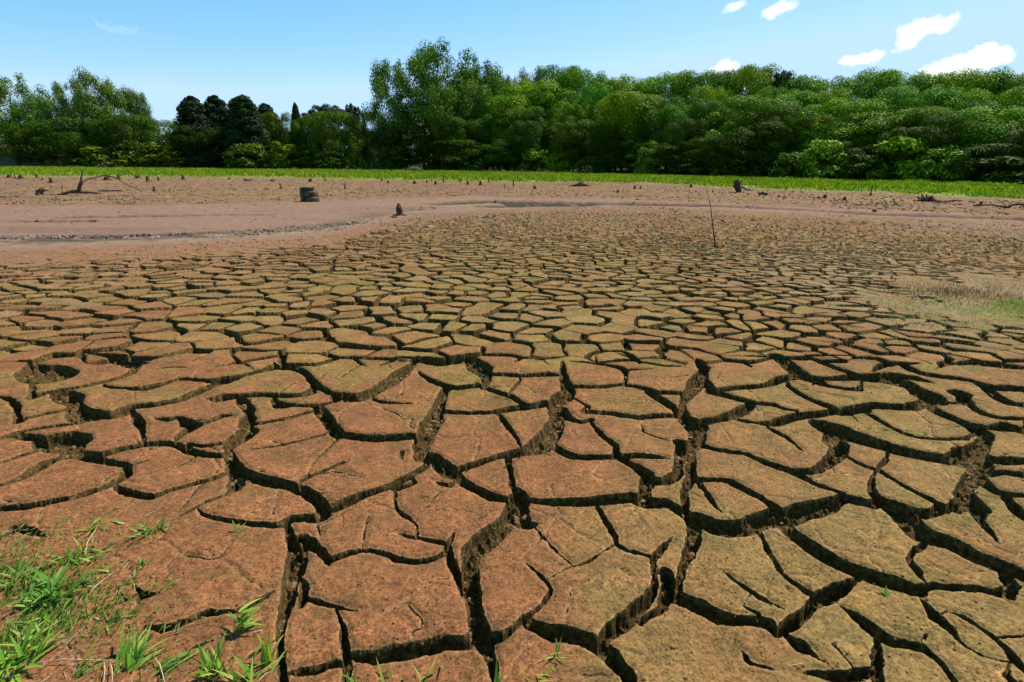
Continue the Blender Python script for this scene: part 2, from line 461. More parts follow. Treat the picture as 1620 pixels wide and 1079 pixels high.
for k, (x, y) in enumerate(seeds):
    si, sj = window(x, y, 1.0)
    idn = ID[si, sj]
    if idn.size == 0: continue
    d2 = (vx[si, sj]-x)**2+(vy[si, sj]-y)**2
    dd = np.hypot(sx_[idn]-x, sy_[idn]-y)
    e = (d2-F1[si, sj])/(2*np.maximum(dd, 1e-4))
    h = PERM[((np.minimum(idn, k)*7919) ^ (np.maximum(idn, k)*104729)) & 65535]
    wv = np.where(h < .22, 0.0, 0.03+0.085*(h-.22)**1.3)*(1-.2*min(max((math.hypot(x, y)-7)/9, 0), 1))
    s = np.where((idn == k) | (idn < 0), 9.0, e-wv/2)
    s = np.where(wv <= 0, 9.0, s)
    FS[si, sj] = np.minimum(FS[si, sj], np.where((idn == k) | (idn < 0) | (h < .5), 9.0, e))
    m = s < VS[si, sj]; VS[si, sj] = np.where(m, s, VS[si, sj]); VW[si, sj] = np.where(m, wv, VW[si, sj])
# smooth wet mud, where nothing cracked (the pale band, the far bed)
bandlow = np.interp(px, [-200, 0, 300, 500, 640, 760, 1000, 1620], [396, 396, 385, 372, 345, 332, 326, 352])
bandtop = np.interp(px, [-200, 0, 300, 480, 640, 760, 1000, 1620], [328, 326, 324, 318, 313, 311, 316, 342])
band = sstep(bandtop-3, bandtop+3, py)*sstep(bandlow+5, bandlow-3, py)*front
inband = band
crk = np.clip(sstep(bandlow-2, bandlow+np.interp(px, [300, 800], [30, 8]), py), 0, 1)*front
straw = np.exp(-(((px-1545)/190)**2+((py-475)/52)**2)*1.1)*front
straw = np.clip(straw*1.5*(.75+.9*fbm(X, Y, 1.6, 4, 61, .6)), 0, 1)
vfade = (1-traced)*np.clip(crk+0.0, 0, 1)*(1-0.8*sstep(.4, .9, straw))*sstep(25, 21, RRm)*sstep(0.5, .9, RRm)
vfade = np.where(front, vfade, 0)
VS2 = VS+(1-vfade)*0.10
roughL_ = sstep(330, 60, px+0.55*(900-py))*sstep(780, 860, py)
m = VS2 < S; Wd = np.where(m, VW, Wd); S = np.where(m, VS2, S)
fsx = FS-.0045*sstep(-.15, .35, fbm(X, Y, 1.1, 3, 95))+.002+(1-traced)*.2
m = fsx < S; Wd = np.where(m, .010, Wd); S = np.where(m, fsx, S)
S = S+(0.0065*fbm(X, Y, 26, 3, 91, .6)+.005*fbm(X, Y, 9, 2, 92))*sstep(9, 5, RRm)
# fine hair cracks inside the near plates
hair = np.abs(fbm(X, Y, 2.3, 4, 101, .55)); hair2 = np.abs(fbm(X, Y, 3.1, 4, 111, .55))
hm = .6*sstep(.35, .6, fbm(X, Y, .9, 2, 121)); hm2 = .6*sstep(.4, .6, fbm(X, Y, 1.2, 2, 131))
hz = -0.008*sstep(.012, .002, hair)*hm-0.007*sstep(.012, .002, hair2)*hm2
depth = np.clip(2.1*Wd+0.014, 0.02, 0.115)
drow = np.abs(np.gradient(rr))[:, None]
wall = np.maximum(0.005+0.10*Wd*(0.5+1.1*vnoise(X*5, Y*5, 7)), np.minimum(1.1*drow, .014))
tt = np.clip(-S/wall, 0, 1); inside = 1-(1-tt)**2.6
rub = fbm(X, Y, 14, 4, 141, .6); rub2 = np.maximum(fbm(X, Y, 30, 3, 151, .6), 0)
floor = depth*(0.86+0.5*rub)-0.035*sstep(.05, .14, Wd)*np.maximum(rub, 0)-0.045*rub2
Z = -inside*np.maximum(floor, 0.012)
edge = sstep(0.03, 0.0, S)*(1-inside)
Z += -0.006*edge+0.003*sstep(.05, .02, S)*sstep(0, .02, S)
tilt = rng.uniform(-1, 1, (ns, 3)); idc = np.maximum(ID, 0)
pl = (tilt[idc, 0]*0.012+(X-sx_[idc])*tilt[idc, 1]*0.05+(Y-sy_[idc])*(tilt[idc, 2]*0.05-0.05))
Z += np.where(ID >= 0, pl, 0)*vfade*(1-inside)
Z += 0.006*fbm(X, Y, 2.0, 3, 161)+(.008+0.022*sstep(3, 9, RRm))*fbm(X, Y, .5, 2, 171)
rough = 0.0025*fbm(X, Y, 40, 3, 181, .7)
roughL = sstep(330, 60, px+0.55*(900-py))*sstep(780, 860, py)*traced    # rough trodden soil, lower left
rough = rough+0.010*fbm(X, Y, 13, 4, 191, .65)*roughL
rough = rough+0.006*np.where(py > 900, 1, 0)*fbm(X, Y, 18, 3, 195, .6)
Z += rough+hz*traced
# far bed relief
GS = np.full(X.shape, 9.0); GW = np.zeros(X.shape); seg_field(gseg, GS, GW, 1.2)
gin = sstep(0.12, -0.2, GS+0.35*fbm(X, Y, 1.1, 4, 201, .65))
Z += -0.16*gin*front
farr = sstep(15, 30, RRm)
Z += farr*(0.035*fbm(X, Y, 1.6, 4, 211, .6)*(1-0.8*inband)+0.03*fbm(X, Y, .35, 3, 221))
Z += gz(X, Y)
spk = fbm(X, Y*.6, 3.2, 3, 231, .8)
def zat(x, y):
    i = min(max(int(np.searchsorted(rr, math.hypot(x, y))), 0), nr-1); j = min(int(np.searchsorted(azs, math.atan2(x, y))), nc-1)
    return float(Z[i, j])
# ---- colours of the soil itself
def c3(r, g, b): return np.array([r, g, b])
RED = c3(.27, .115, .056); OLI = c3(.250, .168, .058); MAU = c3(.305, .178, .150); TAN = c3(.265, .168, .068); GRY = c3(.29, .215, .145)
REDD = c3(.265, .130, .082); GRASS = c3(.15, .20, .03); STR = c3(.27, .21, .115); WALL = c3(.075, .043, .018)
def blend(Cc, c, m): return Cc*(1-m[..., None])+c*m[..., None]
n1 = fbm(X, Y, .7, 3, 301); n2 = fbm(X, Y, 2.3, 3, 311); n3 = fbm(X, Y, 9, 3, 321, .6)
Cc = np.zeros(X.shape+(3,))+RED
right = sstep(850, 1250, px+60*n1)*sstep(520, 640, py)
Cc = blend(Cc, TAN, np.clip(right*(.75+.5*n2), 0, 1))
cenm = sstep(820, 960, px)*sstep(760, 840, py)
Cc = blend(Cc, TAN, np.clip(cenm*(.4+.7*n2), 0, .8))
leftm = sstep(-.25, .45, n2+.25*n1)*sstep(700, 600, py)*.75
Cc = blend(Cc, OLI, leftm)
mossz = np.exp(-(((px-880)/520)**2*0.8+((py-455)/88)**2))*1.5
mossz = np.clip(mossz, 0, 1)*(.62+.5*n2)
Cc = blend(Cc, OLI*1.05, np.clip(mossz, 0, 1))
rr_ = sstep(bandlow+75, bandlow+10, py)*sstep(720, 520, px)*front
Cc = blend(Cc, REDD*1.12, np.clip(rr_*(.85+.4*n2), 0, 1))
pz = sstep(400, 345, py+.02*px)*front
Cc = blend(Cc, MAU*.76, np.clip(pz*(.55+.7*n2), 0, .85))
Cc = blend(Cc, OLI*1.05, np.clip(sstep(.0, .5, fbm(X*.35, Y, 1.1, 4, 401, .65))*farr*(1-inband)*.95, 0, 1))
gp = np.exp(-(((px-1330)/130)**2+((py-430)/35)**2))
Cc = blend(Cc, GRY, np.clip(gp*(.7+.8*n2), 0, .85))
Cc = blend(Cc, MAU*.98, inband*.95)
Cc = Cc*(1-(inband*.18*sstep(.2, .6, fbm(X*.25, Y, .7, 3, 411)))[..., None])
# pale wet rim below the band and at the gully's edge
Cc = blend(Cc, GRY*1.25, np.exp(-((py-bandlow+8)/4)**2)*.55*sstep(0, .4, fbm(X, Y, 2.5, 3, 421)+.3)*sstep(720, 600, px)*front)
Cc = blend(Cc, GRY*1.2, np.exp(-(((px-770)/90)**2+((py-323)/6)**2))*.7*front)
Cc = blend(Cc, c3(.04, .03, .028), gin*.95)
chan = np.exp(-((py-bandlow+12)/5.0)**2)*sstep(720, 600, px)*front*sstep(-.35, .25, fbm(X*.6, Y, 1.6, 4, 431, .7))
Cc = blend(Cc, c3(.085, .060, .048), np.clip(chan*1.2, 0, 1)*np.interp(px, [0, 350, 600], [.95, .7, .5]))
tz = sstep(338, 352, py-.03*(px-1300))*sstep(372, 360, py-.02*(px-1300))*sstep(1350, 1480, px)
Cc = blend(Cc, MAU*.9, np.clip(tz, 0, 1)*.7)
Cc = blend(Cc, STR, np.clip(straw*(.8+.5*n2), 0, 1))
rustz = np.exp(-(((px-1530)/75)**2+((py-462-.15*(px-1530))/10)**2))
Cc = blend(Cc, c3(.27, .13, .07), np.clip(rustz*.9, 0, .6))
Cc = blend(Cc, c3(.16, .20, .05), np.clip(np.exp(-(((px-1590)/55)**2+((py-495)/14)**2))*.8, 0, .45))
# brown subsoil in the cracks, darkened to paint in their shade
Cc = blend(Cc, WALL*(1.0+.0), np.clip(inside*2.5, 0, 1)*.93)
# dry crumbled rims
Cc = blend(Cc, Cc*1.0+c3(.09, .07, .05), sstep(.014, .002, S)*(1-inside)*.7*sstep(30, 12, RRm))
Cc *= (1+.16*n3*(1-inband*.7))[..., None]
Cc *= (1+(.55*spk*farr*(1-.75*inband)))[..., None]
plc = rng.uniform(-.12, .12, ns)
mixp = np.clip(rng.uniform(-.5, 1, ns), 0, 1)
Cc = blend(Cc, c3(.285, .185, .115), mixp[idc]*vfade*.62*(1-inside)*sstep(560, 480, py))
Cc *= (1+plc[idc]*vfade)[..., None]
Cc *= np.array([.70, .69, .64])
# the bank
azg = AA; gb = r_bot(azg)+5*fbm(X, Y, .11, 4, 501, .6); mg = sstep(-1.5, 2.5, RRm-gb+2.2*fbm(X, Y, .8, 3, 511))*(.75+.25*fbm(X, Y, .5, 3, 521))
Cc = blend(Cc, GRASS, mg)
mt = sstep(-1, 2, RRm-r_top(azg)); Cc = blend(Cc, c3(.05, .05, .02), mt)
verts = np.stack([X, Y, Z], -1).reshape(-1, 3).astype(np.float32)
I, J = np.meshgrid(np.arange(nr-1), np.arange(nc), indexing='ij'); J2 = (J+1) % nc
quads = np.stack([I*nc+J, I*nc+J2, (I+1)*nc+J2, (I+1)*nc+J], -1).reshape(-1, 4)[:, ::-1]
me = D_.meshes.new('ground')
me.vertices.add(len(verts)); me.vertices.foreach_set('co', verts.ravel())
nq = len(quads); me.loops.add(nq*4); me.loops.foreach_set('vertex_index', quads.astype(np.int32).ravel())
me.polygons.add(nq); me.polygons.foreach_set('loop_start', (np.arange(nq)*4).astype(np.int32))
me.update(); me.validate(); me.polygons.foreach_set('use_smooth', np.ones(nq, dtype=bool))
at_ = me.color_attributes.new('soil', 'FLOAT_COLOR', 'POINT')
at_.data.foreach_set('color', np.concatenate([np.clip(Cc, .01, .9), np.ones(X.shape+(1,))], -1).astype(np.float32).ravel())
at2 = me.attributes.new('crack', 'FLOAT', 'POINT'); at2.data.foreach_set('value', inside.astype(np.float32).ravel())
at3 = me.attributes.new('wet', 'FLOAT', 'POINT'); at3.data.foreach_set('value', inband.astype(np.float32).ravel())

ground = D_.objects.new('ground', me); col.objects.link(ground); ground['kind'] = 'structure'
m = D_.materials.new('cracked soil'); m.use_nodes = True; nt = m.node_tree; b = nt.nodes['Principled BSDF']
ca = N(nt, 'ShaderNodeVertexColor', layer_name='soil'); at_c = N(nt, 'ShaderNodeAttribute', attribute_name='crack'); at_w = N(nt, 'ShaderNodeAttribute', attribute_name='wet')
geo = N(nt, 'ShaderNodeNewGeometry'); pos = geo.outputs['Position']
g1 = noise(nt, pos, 85, 3, .7); g2 = noise(nt, pos, 24, 4, .65); g3 = noise(nt, pos, 5, 5, .65); g4 = noise(nt, pos, 160, 2, .8)
sp = ramp(nt, g1, [(0.32, (.30, .27, .23)), (.44, (.80, .79, .76)), (.55, (1.08, 1.08, 1.04)), (.67, (1.6, 1.55, 1.4))])
g7 = noise(nt, pos, 2.2, 4, .6)
spf = mth(nt, 'MULTIPLY_ADD', g7, 1.6, .05, clamp=True)
c = mixc(nt, ca.outputs['Color'], sp, spf, 'MULTIPLY')
c = mixc(nt, c, ramp(nt, g2, [(0.33, (.72, .70, .66)), (.5, (1, 1, 1)), (.66, (1.22, 1.2, 1.12))]), mth(nt, 'SUBTRACT', 1.0, mth(nt, 'MULTIPLY', at_w.outputs['Fac'], .6)), 'MULTIPLY')
c = mixc(nt, c, ramp(nt, g3, [(0.3, (.62, .70, .62)), (.46, (.92, .94, .9)), (.55, (1.05, 1, .96)), (.7, (1.32, 1.24, 1.15))]), 1.0, 'MULTIPLY')
# greenish algae freckles
g5 = noise(nt, pos, 47, 3, .7); g6 = noise(nt, pos, 1.3, 4, .6)
fr = mth(nt, 'MULTIPLY', mth(nt, 'MULTIPLY', mth(nt, 'SUBTRACT', g5, .53), 7, clamp=True), mth(nt, 'MULTIPLY', mth(nt, 'SUBTRACT', g6, .42), 4, clamp=True))
c = mixc(nt, c, (.25, .21, .045), mth(nt, 'MULTIPLY', fr, .38))
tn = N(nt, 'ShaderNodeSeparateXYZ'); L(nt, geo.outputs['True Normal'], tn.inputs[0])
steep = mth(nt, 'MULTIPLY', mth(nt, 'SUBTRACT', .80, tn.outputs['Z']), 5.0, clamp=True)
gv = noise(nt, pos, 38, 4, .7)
c = mixc(nt, c, ramp(nt, gv, [(.35, (.030, .016, .005)), (.52, (.080, .048, .016)), (.68, (.19, .12, .042))]), steep)  # steep crack walls: subsoil brown with the shade painted into the colour
g8 = noise(nt, pos, 3.3, 6, .72)
c = mixc(nt, c, ramp(nt, g8, [(.60, (1, 1, 1)), (.66, (1.32, 1.3, 1.3)), (.8, (1.5, 1.45, 1.4))]), .6, 'MULTIPLY')
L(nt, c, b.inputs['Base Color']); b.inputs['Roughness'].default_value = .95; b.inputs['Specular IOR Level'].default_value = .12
hh = mth(nt, 'ADD', mth(nt, 'ADD', mth(nt, 'MULTIPLY', g1, .0035), mth(nt, 'MULTIPLY', g2, .009)), mth(nt, 'MULTIPLY', g4, .0012))
bp = N(nt, 'ShaderNodeBump'); bp.inputs['Strength'].default_value = .8; bp.inputs['Distance'].default_value = 1.0
L(nt, hh, bp.inputs['Height']); L(nt, bp.outputs[0], b.inputs['Normal'])
me.materials.append(m)
del quads, verts

# ================================================================== objects
def tag(o, label=None, cat=None, group=None, kind=None):
    if label: o['label'] = label
    if cat: o['category'] = cat
    if group: o['group'] = group
    if kind: o['kind'] = kind
    return o
def empty(name, loc=(0, 0, 0), rz=0):
    o = D_.objects.new(name, None); col.objects.link(o); o.location = loc; o.rotation_euler = (0, 0, rz); o.empty_display_size = .2; return o
class MB:
    def __init__(s): s.v = []; s.f = []; s.n = 0
    def add(s, v, f):
        s.v.append(np.asarray(v, float)); s.f += [tuple(i+s.n for i in q) for q in f]; s.n += len(v)
    def tube(s, pts, rad, k=7, jit=0.0, cap=True):
        pts = [Vector(p) for p in pts]; vs = []; up = Vector((.13, .2, 1)).normalized(); fs = []
        for i, p in enumerate(pts):
            d = (pts[min(i+1, len(pts)-1)]-pts[max(i-1, 0)]).normalized()
            a = d.cross(up)
            if a.length < .1: a = d.cross(Vector((1, 0, 0)))
            a.normalize(); b_ = d.cross(a)
            for j in range(k):
                t = 2*math.pi*j/k; r = rad[i]*(1+random.uniform(-jit, jit)); vs.append(p+a*math.cos(t)*r+b_*math.sin(t)*r)
        for i in range(len(pts)-1):
            for j in range(k): fs.append((i*k+j, i*k+(j+1) % k, (i+1)*k+(j+1) % k, (i+1)*k+j))
        if cap:
            fs.append(tuple(range(k))[::-1]); fs.append(tuple((len(pts)-1)*k+j for j in range(k)))
        s.add([tuple(v) for v in vs], fs); return s
    def box(s, x0, x1, y0, y1, z0, z1):
        v = [(x, y, z) for z in (z0, z1) for y in (y0, y1) for x in (x0, x1)]
        s.add(v, [(0, 2, 3, 1), (4, 5, 7, 6), (0, 1, 5, 4), (2, 6, 7, 3), (0, 4, 6, 2), (1, 3, 7, 5)]); return s
    def build(s, name, mat, parent=None, smooth=True):
        me = D_.meshes.new(name); me.from_pydata(np.concatenate(s.v).tolist(), [], s.f); me.update()
        if smooth: me.polygons.foreach_set('use_smooth', [True]*len(me.polygons))
        if mat: me.materials.append(mat)
        o = D_.objects.new(name, me); col.objects.link(o)
        if parent: o.parent = parent
        return o
def mat_simple(name, stops, scale=8, rough=.85, bump=.3, spec=.2, tint=False, coords='Object', dist=.02):
    m = D_.materials.new(name); m.use_nodes = True; nt = m.node_tree; b = nt.nodes['Principled BSDF']
    tc = N(nt, 'ShaderNodeTexCoord'); f = noise(nt, tc.outputs[coords], scale, 5, .65)
    L(nt, ramp(nt, f, stops), b.inputs['Base Color']); b.inputs['Roughness'].default_value = rough; b.inputs['Specular IOR Level'].default_value = spec
    bp = N(nt, 'ShaderNodeBump'); bp.inputs['Strength'].default_value = bump; bp.inputs['Distance'].default_value = dist
    L(nt, f, bp.inputs['Height']); L(nt, bp.outputs[0], b.inputs['Normal']); return m
def mat_leaf(name, c0, c1, c2, trans=.14, rnd=True, ns=5, lo=(.8, .9, .85), hi=(1.25, 1.12, 1.0)):
    m = D_.materials.new(name); m.use_nodes = True; nt = m.node_tree; nt.nodes.clear()
    oi = N(nt, 'ShaderNodeObjectInfo'); geo = N(nt, 'ShaderNodeNewGeometry'); tc = N(nt, 'ShaderNodeTexCoord')
    base = ramp(nt, geo.outputs['Random Per Island'], [(0, c0), (.5, c1), (1, c2)])
    f = noise(nt, tc.outputs['Object'], ns, 3)
    base = mixc(nt, base, ramp(nt, f, [(.38, lo), (.62, hi)]), 1.0, 'MULTIPLY')
    if rnd: base = mixc(nt, base, oi.outputs['Color'], 1.0, 'MULTIPLY')
    d = N(nt, 'ShaderNodeBsdfPrincipled'); L(nt, base, d.inputs['Base Color']); d.inputs['Roughness'].default_value = .55; d.inputs['Specular IOR Level'].default_value = .05
    t = N(nt, 'ShaderNodeBsdfTranslucent'); L(nt, mixc(nt, base, (1.1, 1.15, .5), 1.0, 'MULTIPLY'), t.inputs['Color'])
    ms = N(nt, 'ShaderNodeMixShader'); ms.inputs[0].default_value = trans; L(nt, d.outputs[0], ms.inputs[1]); L(nt, t.outputs[0], ms.inputs[2])
    o = N(nt, 'ShaderNodeOutputMaterial'); L(nt, ms.outputs[0], o.inputs[0]); return m
M_leaf = mat_leaf('leaves', (.058, .112, .008), (.125, .21, .011), (.23, .31, .018))
M_pine = mat_leaf('needles', (.012, .028, .012), (.02, .042, .015), (.03, .055, .02), .15)
M_bark = mat_simple('bark', [(.3, (.05, .035, .025)), (.7, (.16, .12, .09))], 12)
M_palebark = mat_simple('pale bark', [(.3, (.16, .13, .1)), (.7, (.38, .33, .27))], 9)
M_dead = mat_simple('weathered wood', [(.3, (.035, .018, .012)), (.7, (.13, .07, .045))], 9, .8, .6)
M_stump = mat_simple('stump wood', [(.3, (.035, .020, .014)), (.7, (.13, .072, .045))], 6, .85, .6)
M_rubber = mat_simple('old rubber', [(.35, (.022, .018, .014)), (.52, (.06, .048, .03)), (.68, (.16, .12, .075))], 5, .75, .4)
M_grass = mat_leaf('bank grass', (.125, .21, .014), (.19, .29, .017), (.30, .35, .035), .3, True, .45, (.62, .8, .9), (1.35, 1.12, 1.0))
M_blade = mat_leaf('grass blades', (.11, .20, .03), (.18, .28, .05), (.36, .38, .12), .35)
M_straw = mat_simple('dry straw', [(.3, (.28, .18, .09)), (.7, (.52, .40, .24))], 30, .8, .1)
M_clod = mat_simple('mud clods', [(.3, (.15, .09, .06)), (.7, (.42, .30, .22))], 3, .95, .5, coords='Object')

def leaf_cloud(centers, radii, n_each, size, up=.55, flat=1.0, shell=(.55, 1.05)):
    V = []; F = []; k = 0
    for (c, r, n) in zip(centers, radii, n_each):
        d = rng.normal(size=(n, 3)); d[:, 2] = d[:, 2]*.9+up; d /= np.linalg.norm(d, axis=1)[:, None]
        rad = r*rng.uniform(shell[0]**2, shell[1]**2, n)**.5
        p = np.array(c)+d*rad[:, None]*np.array([1, 1, flat])
        nn = d+np.array([0, 0, .35])+rng.normal(size=(n, 3))*.42; nn /= np.linalg.norm(nn, axis=1)[:, None]
        a = np.cross(nn, rng.normal(size=(n, 3))); a /= np.linalg.norm(a, axis=1)[:, None]; b_ = np.cross(nn, a)
        s = size*rng.uniform(.6, 1.3, n)[:, None]
        q = np.stack([p-a*s*.9, p-b_*s*.45+nn*s*.1, p+a*s*.9-nn*s*.15, p+b_*s*.45+nn*s*.1], 1)
        V.append(q.reshape(-1, 3))
    V = np.concatenate(V); n = len(V)//4
    return V, np.arange(n*4).reshape(-1, 4)
def mesh_np(name, V, F, mat):
    me = D_.meshes.new(name); me.vertices.add(len(V)); me.vertices.foreach_set('co', V.astype(np.float32).ravel())
    me.loops.add(F.size); me.loops.foreach_set('vertex_index', F.astype(np.int32).ravel())
    me.polygons.add(len(F)); me.polygons.foreach_set('loop_start', (np.arange(len(F))*F.shape[1]).astype(np.int32)); me.update()
    me.materials.append(mat); return me
# prototypes: unit height, unit crown width (diameter ~1)
def broad(seed, base=.10, nl=48, leaf=.0125):
    rs = np.random.default_rng(seed); cs = []; rd = []
    for i in range(nl):
        z = base+(1-base)*rs.uniform(0, 1)**.75; u = (z-base)/(1-base)
        env = .5*math.sin(math.pi*min(1, .22+.80*(1-u)**.75*1.0))**.7 if u > .35 else .5*(.72+.28*u/.35)
        env *= rs.uniform(.55, 1.15); a = rs.uniform(0, 2*math.pi); r = rs.uniform(.08, .19)
        rho = max(env-r*.6, 0)*rs.uniform(.78, 1)**.5
        cs.append((math.cos(a)*rho, math.sin(a)*rho, min(z, 1-r*.6))); rd.append(r)
    cs.append((rs.uniform(-.1, .1), rs.uniform(-.1, .1), .9)); rd.append(.11)
    return cs, rd, [int(24000*r*r)+70 for r in rd], leaf, dict(flat=.85, up=.75, shell=(.62, 1.06))
def euca(seed, leaf=.014):
    rs = np.random.default_rng(seed); cs = []; rd = []
    nb = 15
    for i in range(nb):
        z = .28+.66*i/(nb-1)+rs.uniform(-.03, .03); u = (z-.28)/.7
        env = .46*math.sin(math.pi*(.25+.62*u))+.04
        a = i*2.4+rs.uniform(-.4, .4); rho = env*rs.uniform(.4, 1)
        c0 = np.array([math.cos(a)*rho, math.sin(a)*rho, z])
        for k in range(5):
            cs.append(tuple(c0+rs.normal(size=3)*np.array([.075, .075, .045]))); rd.append(rs.uniform(.07, .14))
    cs.append((0, 0, .95)); rd.append(.06)
    return cs, rd, [int(21000*r*r)+50 for r in rd], leaf, dict(flat=.9, up=.2, shell=(.1, 1.1))
def conif(seed, leaf=.018, power=.55, sp=3):
    rs = np.random.default_rng(seed); cs = []; rd = []
    for s in range(sp):
        ox = (s-(sp-1)/2)*.25; hmax = rs.uniform(.88, 1) if s != sp//2 else 1; oy = rs.uniform(-.15, .15)
        for i in range(40):
            u = i/39; z = .06+(hmax-.08)*u; env = (.27 if sp > 1 else .5)*(1-u)**power+.012
            for k in range(3):
                a = rs.uniform(0, 6.3); cs.append((ox+math.cos(a)*env*.75, oy+math.sin(a)*env*.75, z)); rd.append(env*.36+.022)
    return cs, rd, [int(26000*r*r)+45 for r in rd], leaf, dict(flat=.8, up=-.1)
def arau(seed, leaf=.016):
    rs = np.random.default_rng(seed); cs = []; rd = []
    for i in range(26):
        a = i*2.4; rho = .46*math.sqrt((i+.5)/26); cs.append((math.cos(a)*rho, math.sin(a)*rho, .9-.35*rho*rho*2+rs.uniform(-.02, .03))); rd.append(rs.uniform(.06, .09))
    for i in range(7):
        a = i*2.4; cs.append((math.cos(a)*.3, math.sin(a)*.3, .72+rs.uniform(-.05, .05))); rd.append(.06)
    return cs, rd, [int(30000*r*r)+60 for r in rd], leaf, dict(flat=.75)
def shrub(seed, leaf=.042):
    rs = np.random.default_rng(seed); cs = []; rd = []
    for i in range(34):
        a = rs.uniform(0, 6.3); z = rs.uniform(.1, .85); env = .5*math.sqrt(max(1-(z*.95)**2, 0))+.02; r = rs.uniform(.12, .2)
        rho = max(env-r*.6, 0)*rs.uniform(.5, 1)**.5; cs.append((math.cos(a)*rho, math.sin(a)*rho, z)); rd.append(r)
    return cs, rd, [int(2100*r*r)+20 for r in rd], leaf, dict(flat=.8)
def trunk_mb(kind, cs, seed):
    rs = random.Random(seed); mb = MB(); r0 = .02 if kind != 'shrub' else .012
    top = .86 if kind in ('euca', 'arau', 'conif', 'cyp') else .6
    pts = [(rs.uniform(-.01, .01)*i, rs.uniform(-.01, .01)*i, -.03+top*i/6) for i in range(7)]
    mb.tube(pts, [r0*(1.35-.9*i/6) if i else r0*1.8 for i in range(7)], 7, .08)
    for c in rs.sample(cs, min(11, len(cs))):
        k = max(1, min(5, int((c[2]*.7)/top*6))); p = pts[k]
        mid = tuple((p[i]*.5+c[i]*.5)+(.03 if i == 2 else 0) for i in range(3))
        mb.tube([p, mid, c], [r0*.55, r0*.38, r0*.12], 5)
    return mb
PROTO = {}
def make_proto(key, kind, args, leafm, barkm, name):
    cs, rd, ne, leaf, kw = args
    V, F = leaf_cloud(cs, rd, ne, leaf, **kw)
    cm = mesh_np('crown', V, F, leafm)
    mb = trunk_mb(kind, cs, hash(key) % 999 if False else len(PROTO)+3); to = mb.build('trunk', barkm); tm = to.data; D_.objects.remove(to)
    PROTO[key] = (name, cm, tm)
for i in range(5): make_proto('b%d' % i, 'broad', broad(10+i), M_leaf, M_bark, 'broadleaf_tree')
for i in range(3): make_proto('e%d' % i, 'euca', euca(30+i), M_leaf, M_palebark, 'eucalyptus_tree')
for i in range(2): make_proto('c%d' % i, 'conif', conif(40+i), M_pine, M_bark, 'pine_tree')
make_proto('y0', 'cyp', conif(45, .02, .6, 1), M_pine, M_bark, 'cypress_tree')
for i in range(2): make_proto('a%d' % i, 'arau', arau(50+i), M_pine, M_bark, 'umbrella_pine')
for i in range(4): make_proto('s%d' % i, 'shrub', shrub(60+i), M_leaf, M_bark, 'bush')
def tree(key, x, ytop, wpx, dist, tint, label, cat, group=None, rot=None):
    name, cm, tm = PROTO[key]
    top = at(x, ytop, dist); z0 = gzf(top.x, top.y)-.05; h = top.z-z0
    base = Vector((top.x, top.y, z0)); depth = (base-Vector((0, 0, CH))).length*math.cos(PITCH*.6)
    wd = wpx/FX*depth*(.78 if x < 250 and key[0] == 'e' else 1.12 if key[0] == 'e' else 1)
    r = empty(name, base, random.uniform(0, 6.3) if rot is None else rot)
    for nm, me_ in (('trunk', tm), ('crown', cm)):
        o = D_.objects.new(nm, me_); col.objects.link(o); o.parent = r; o.scale = (wd, wd, h)
        if nm == 'trunk':
            o.scale = (max(wd*.8, .3*h), max(wd*.8, .3*h), h)
        o.color = (*tint, 1)
    tag(r, label, cat, group); return r
def rt(x): return float(r_top(az_px(x)))
BL = (.85, 1.0, 1.35)  # bluish
EG = 'eucalyptus trees on the left shore'
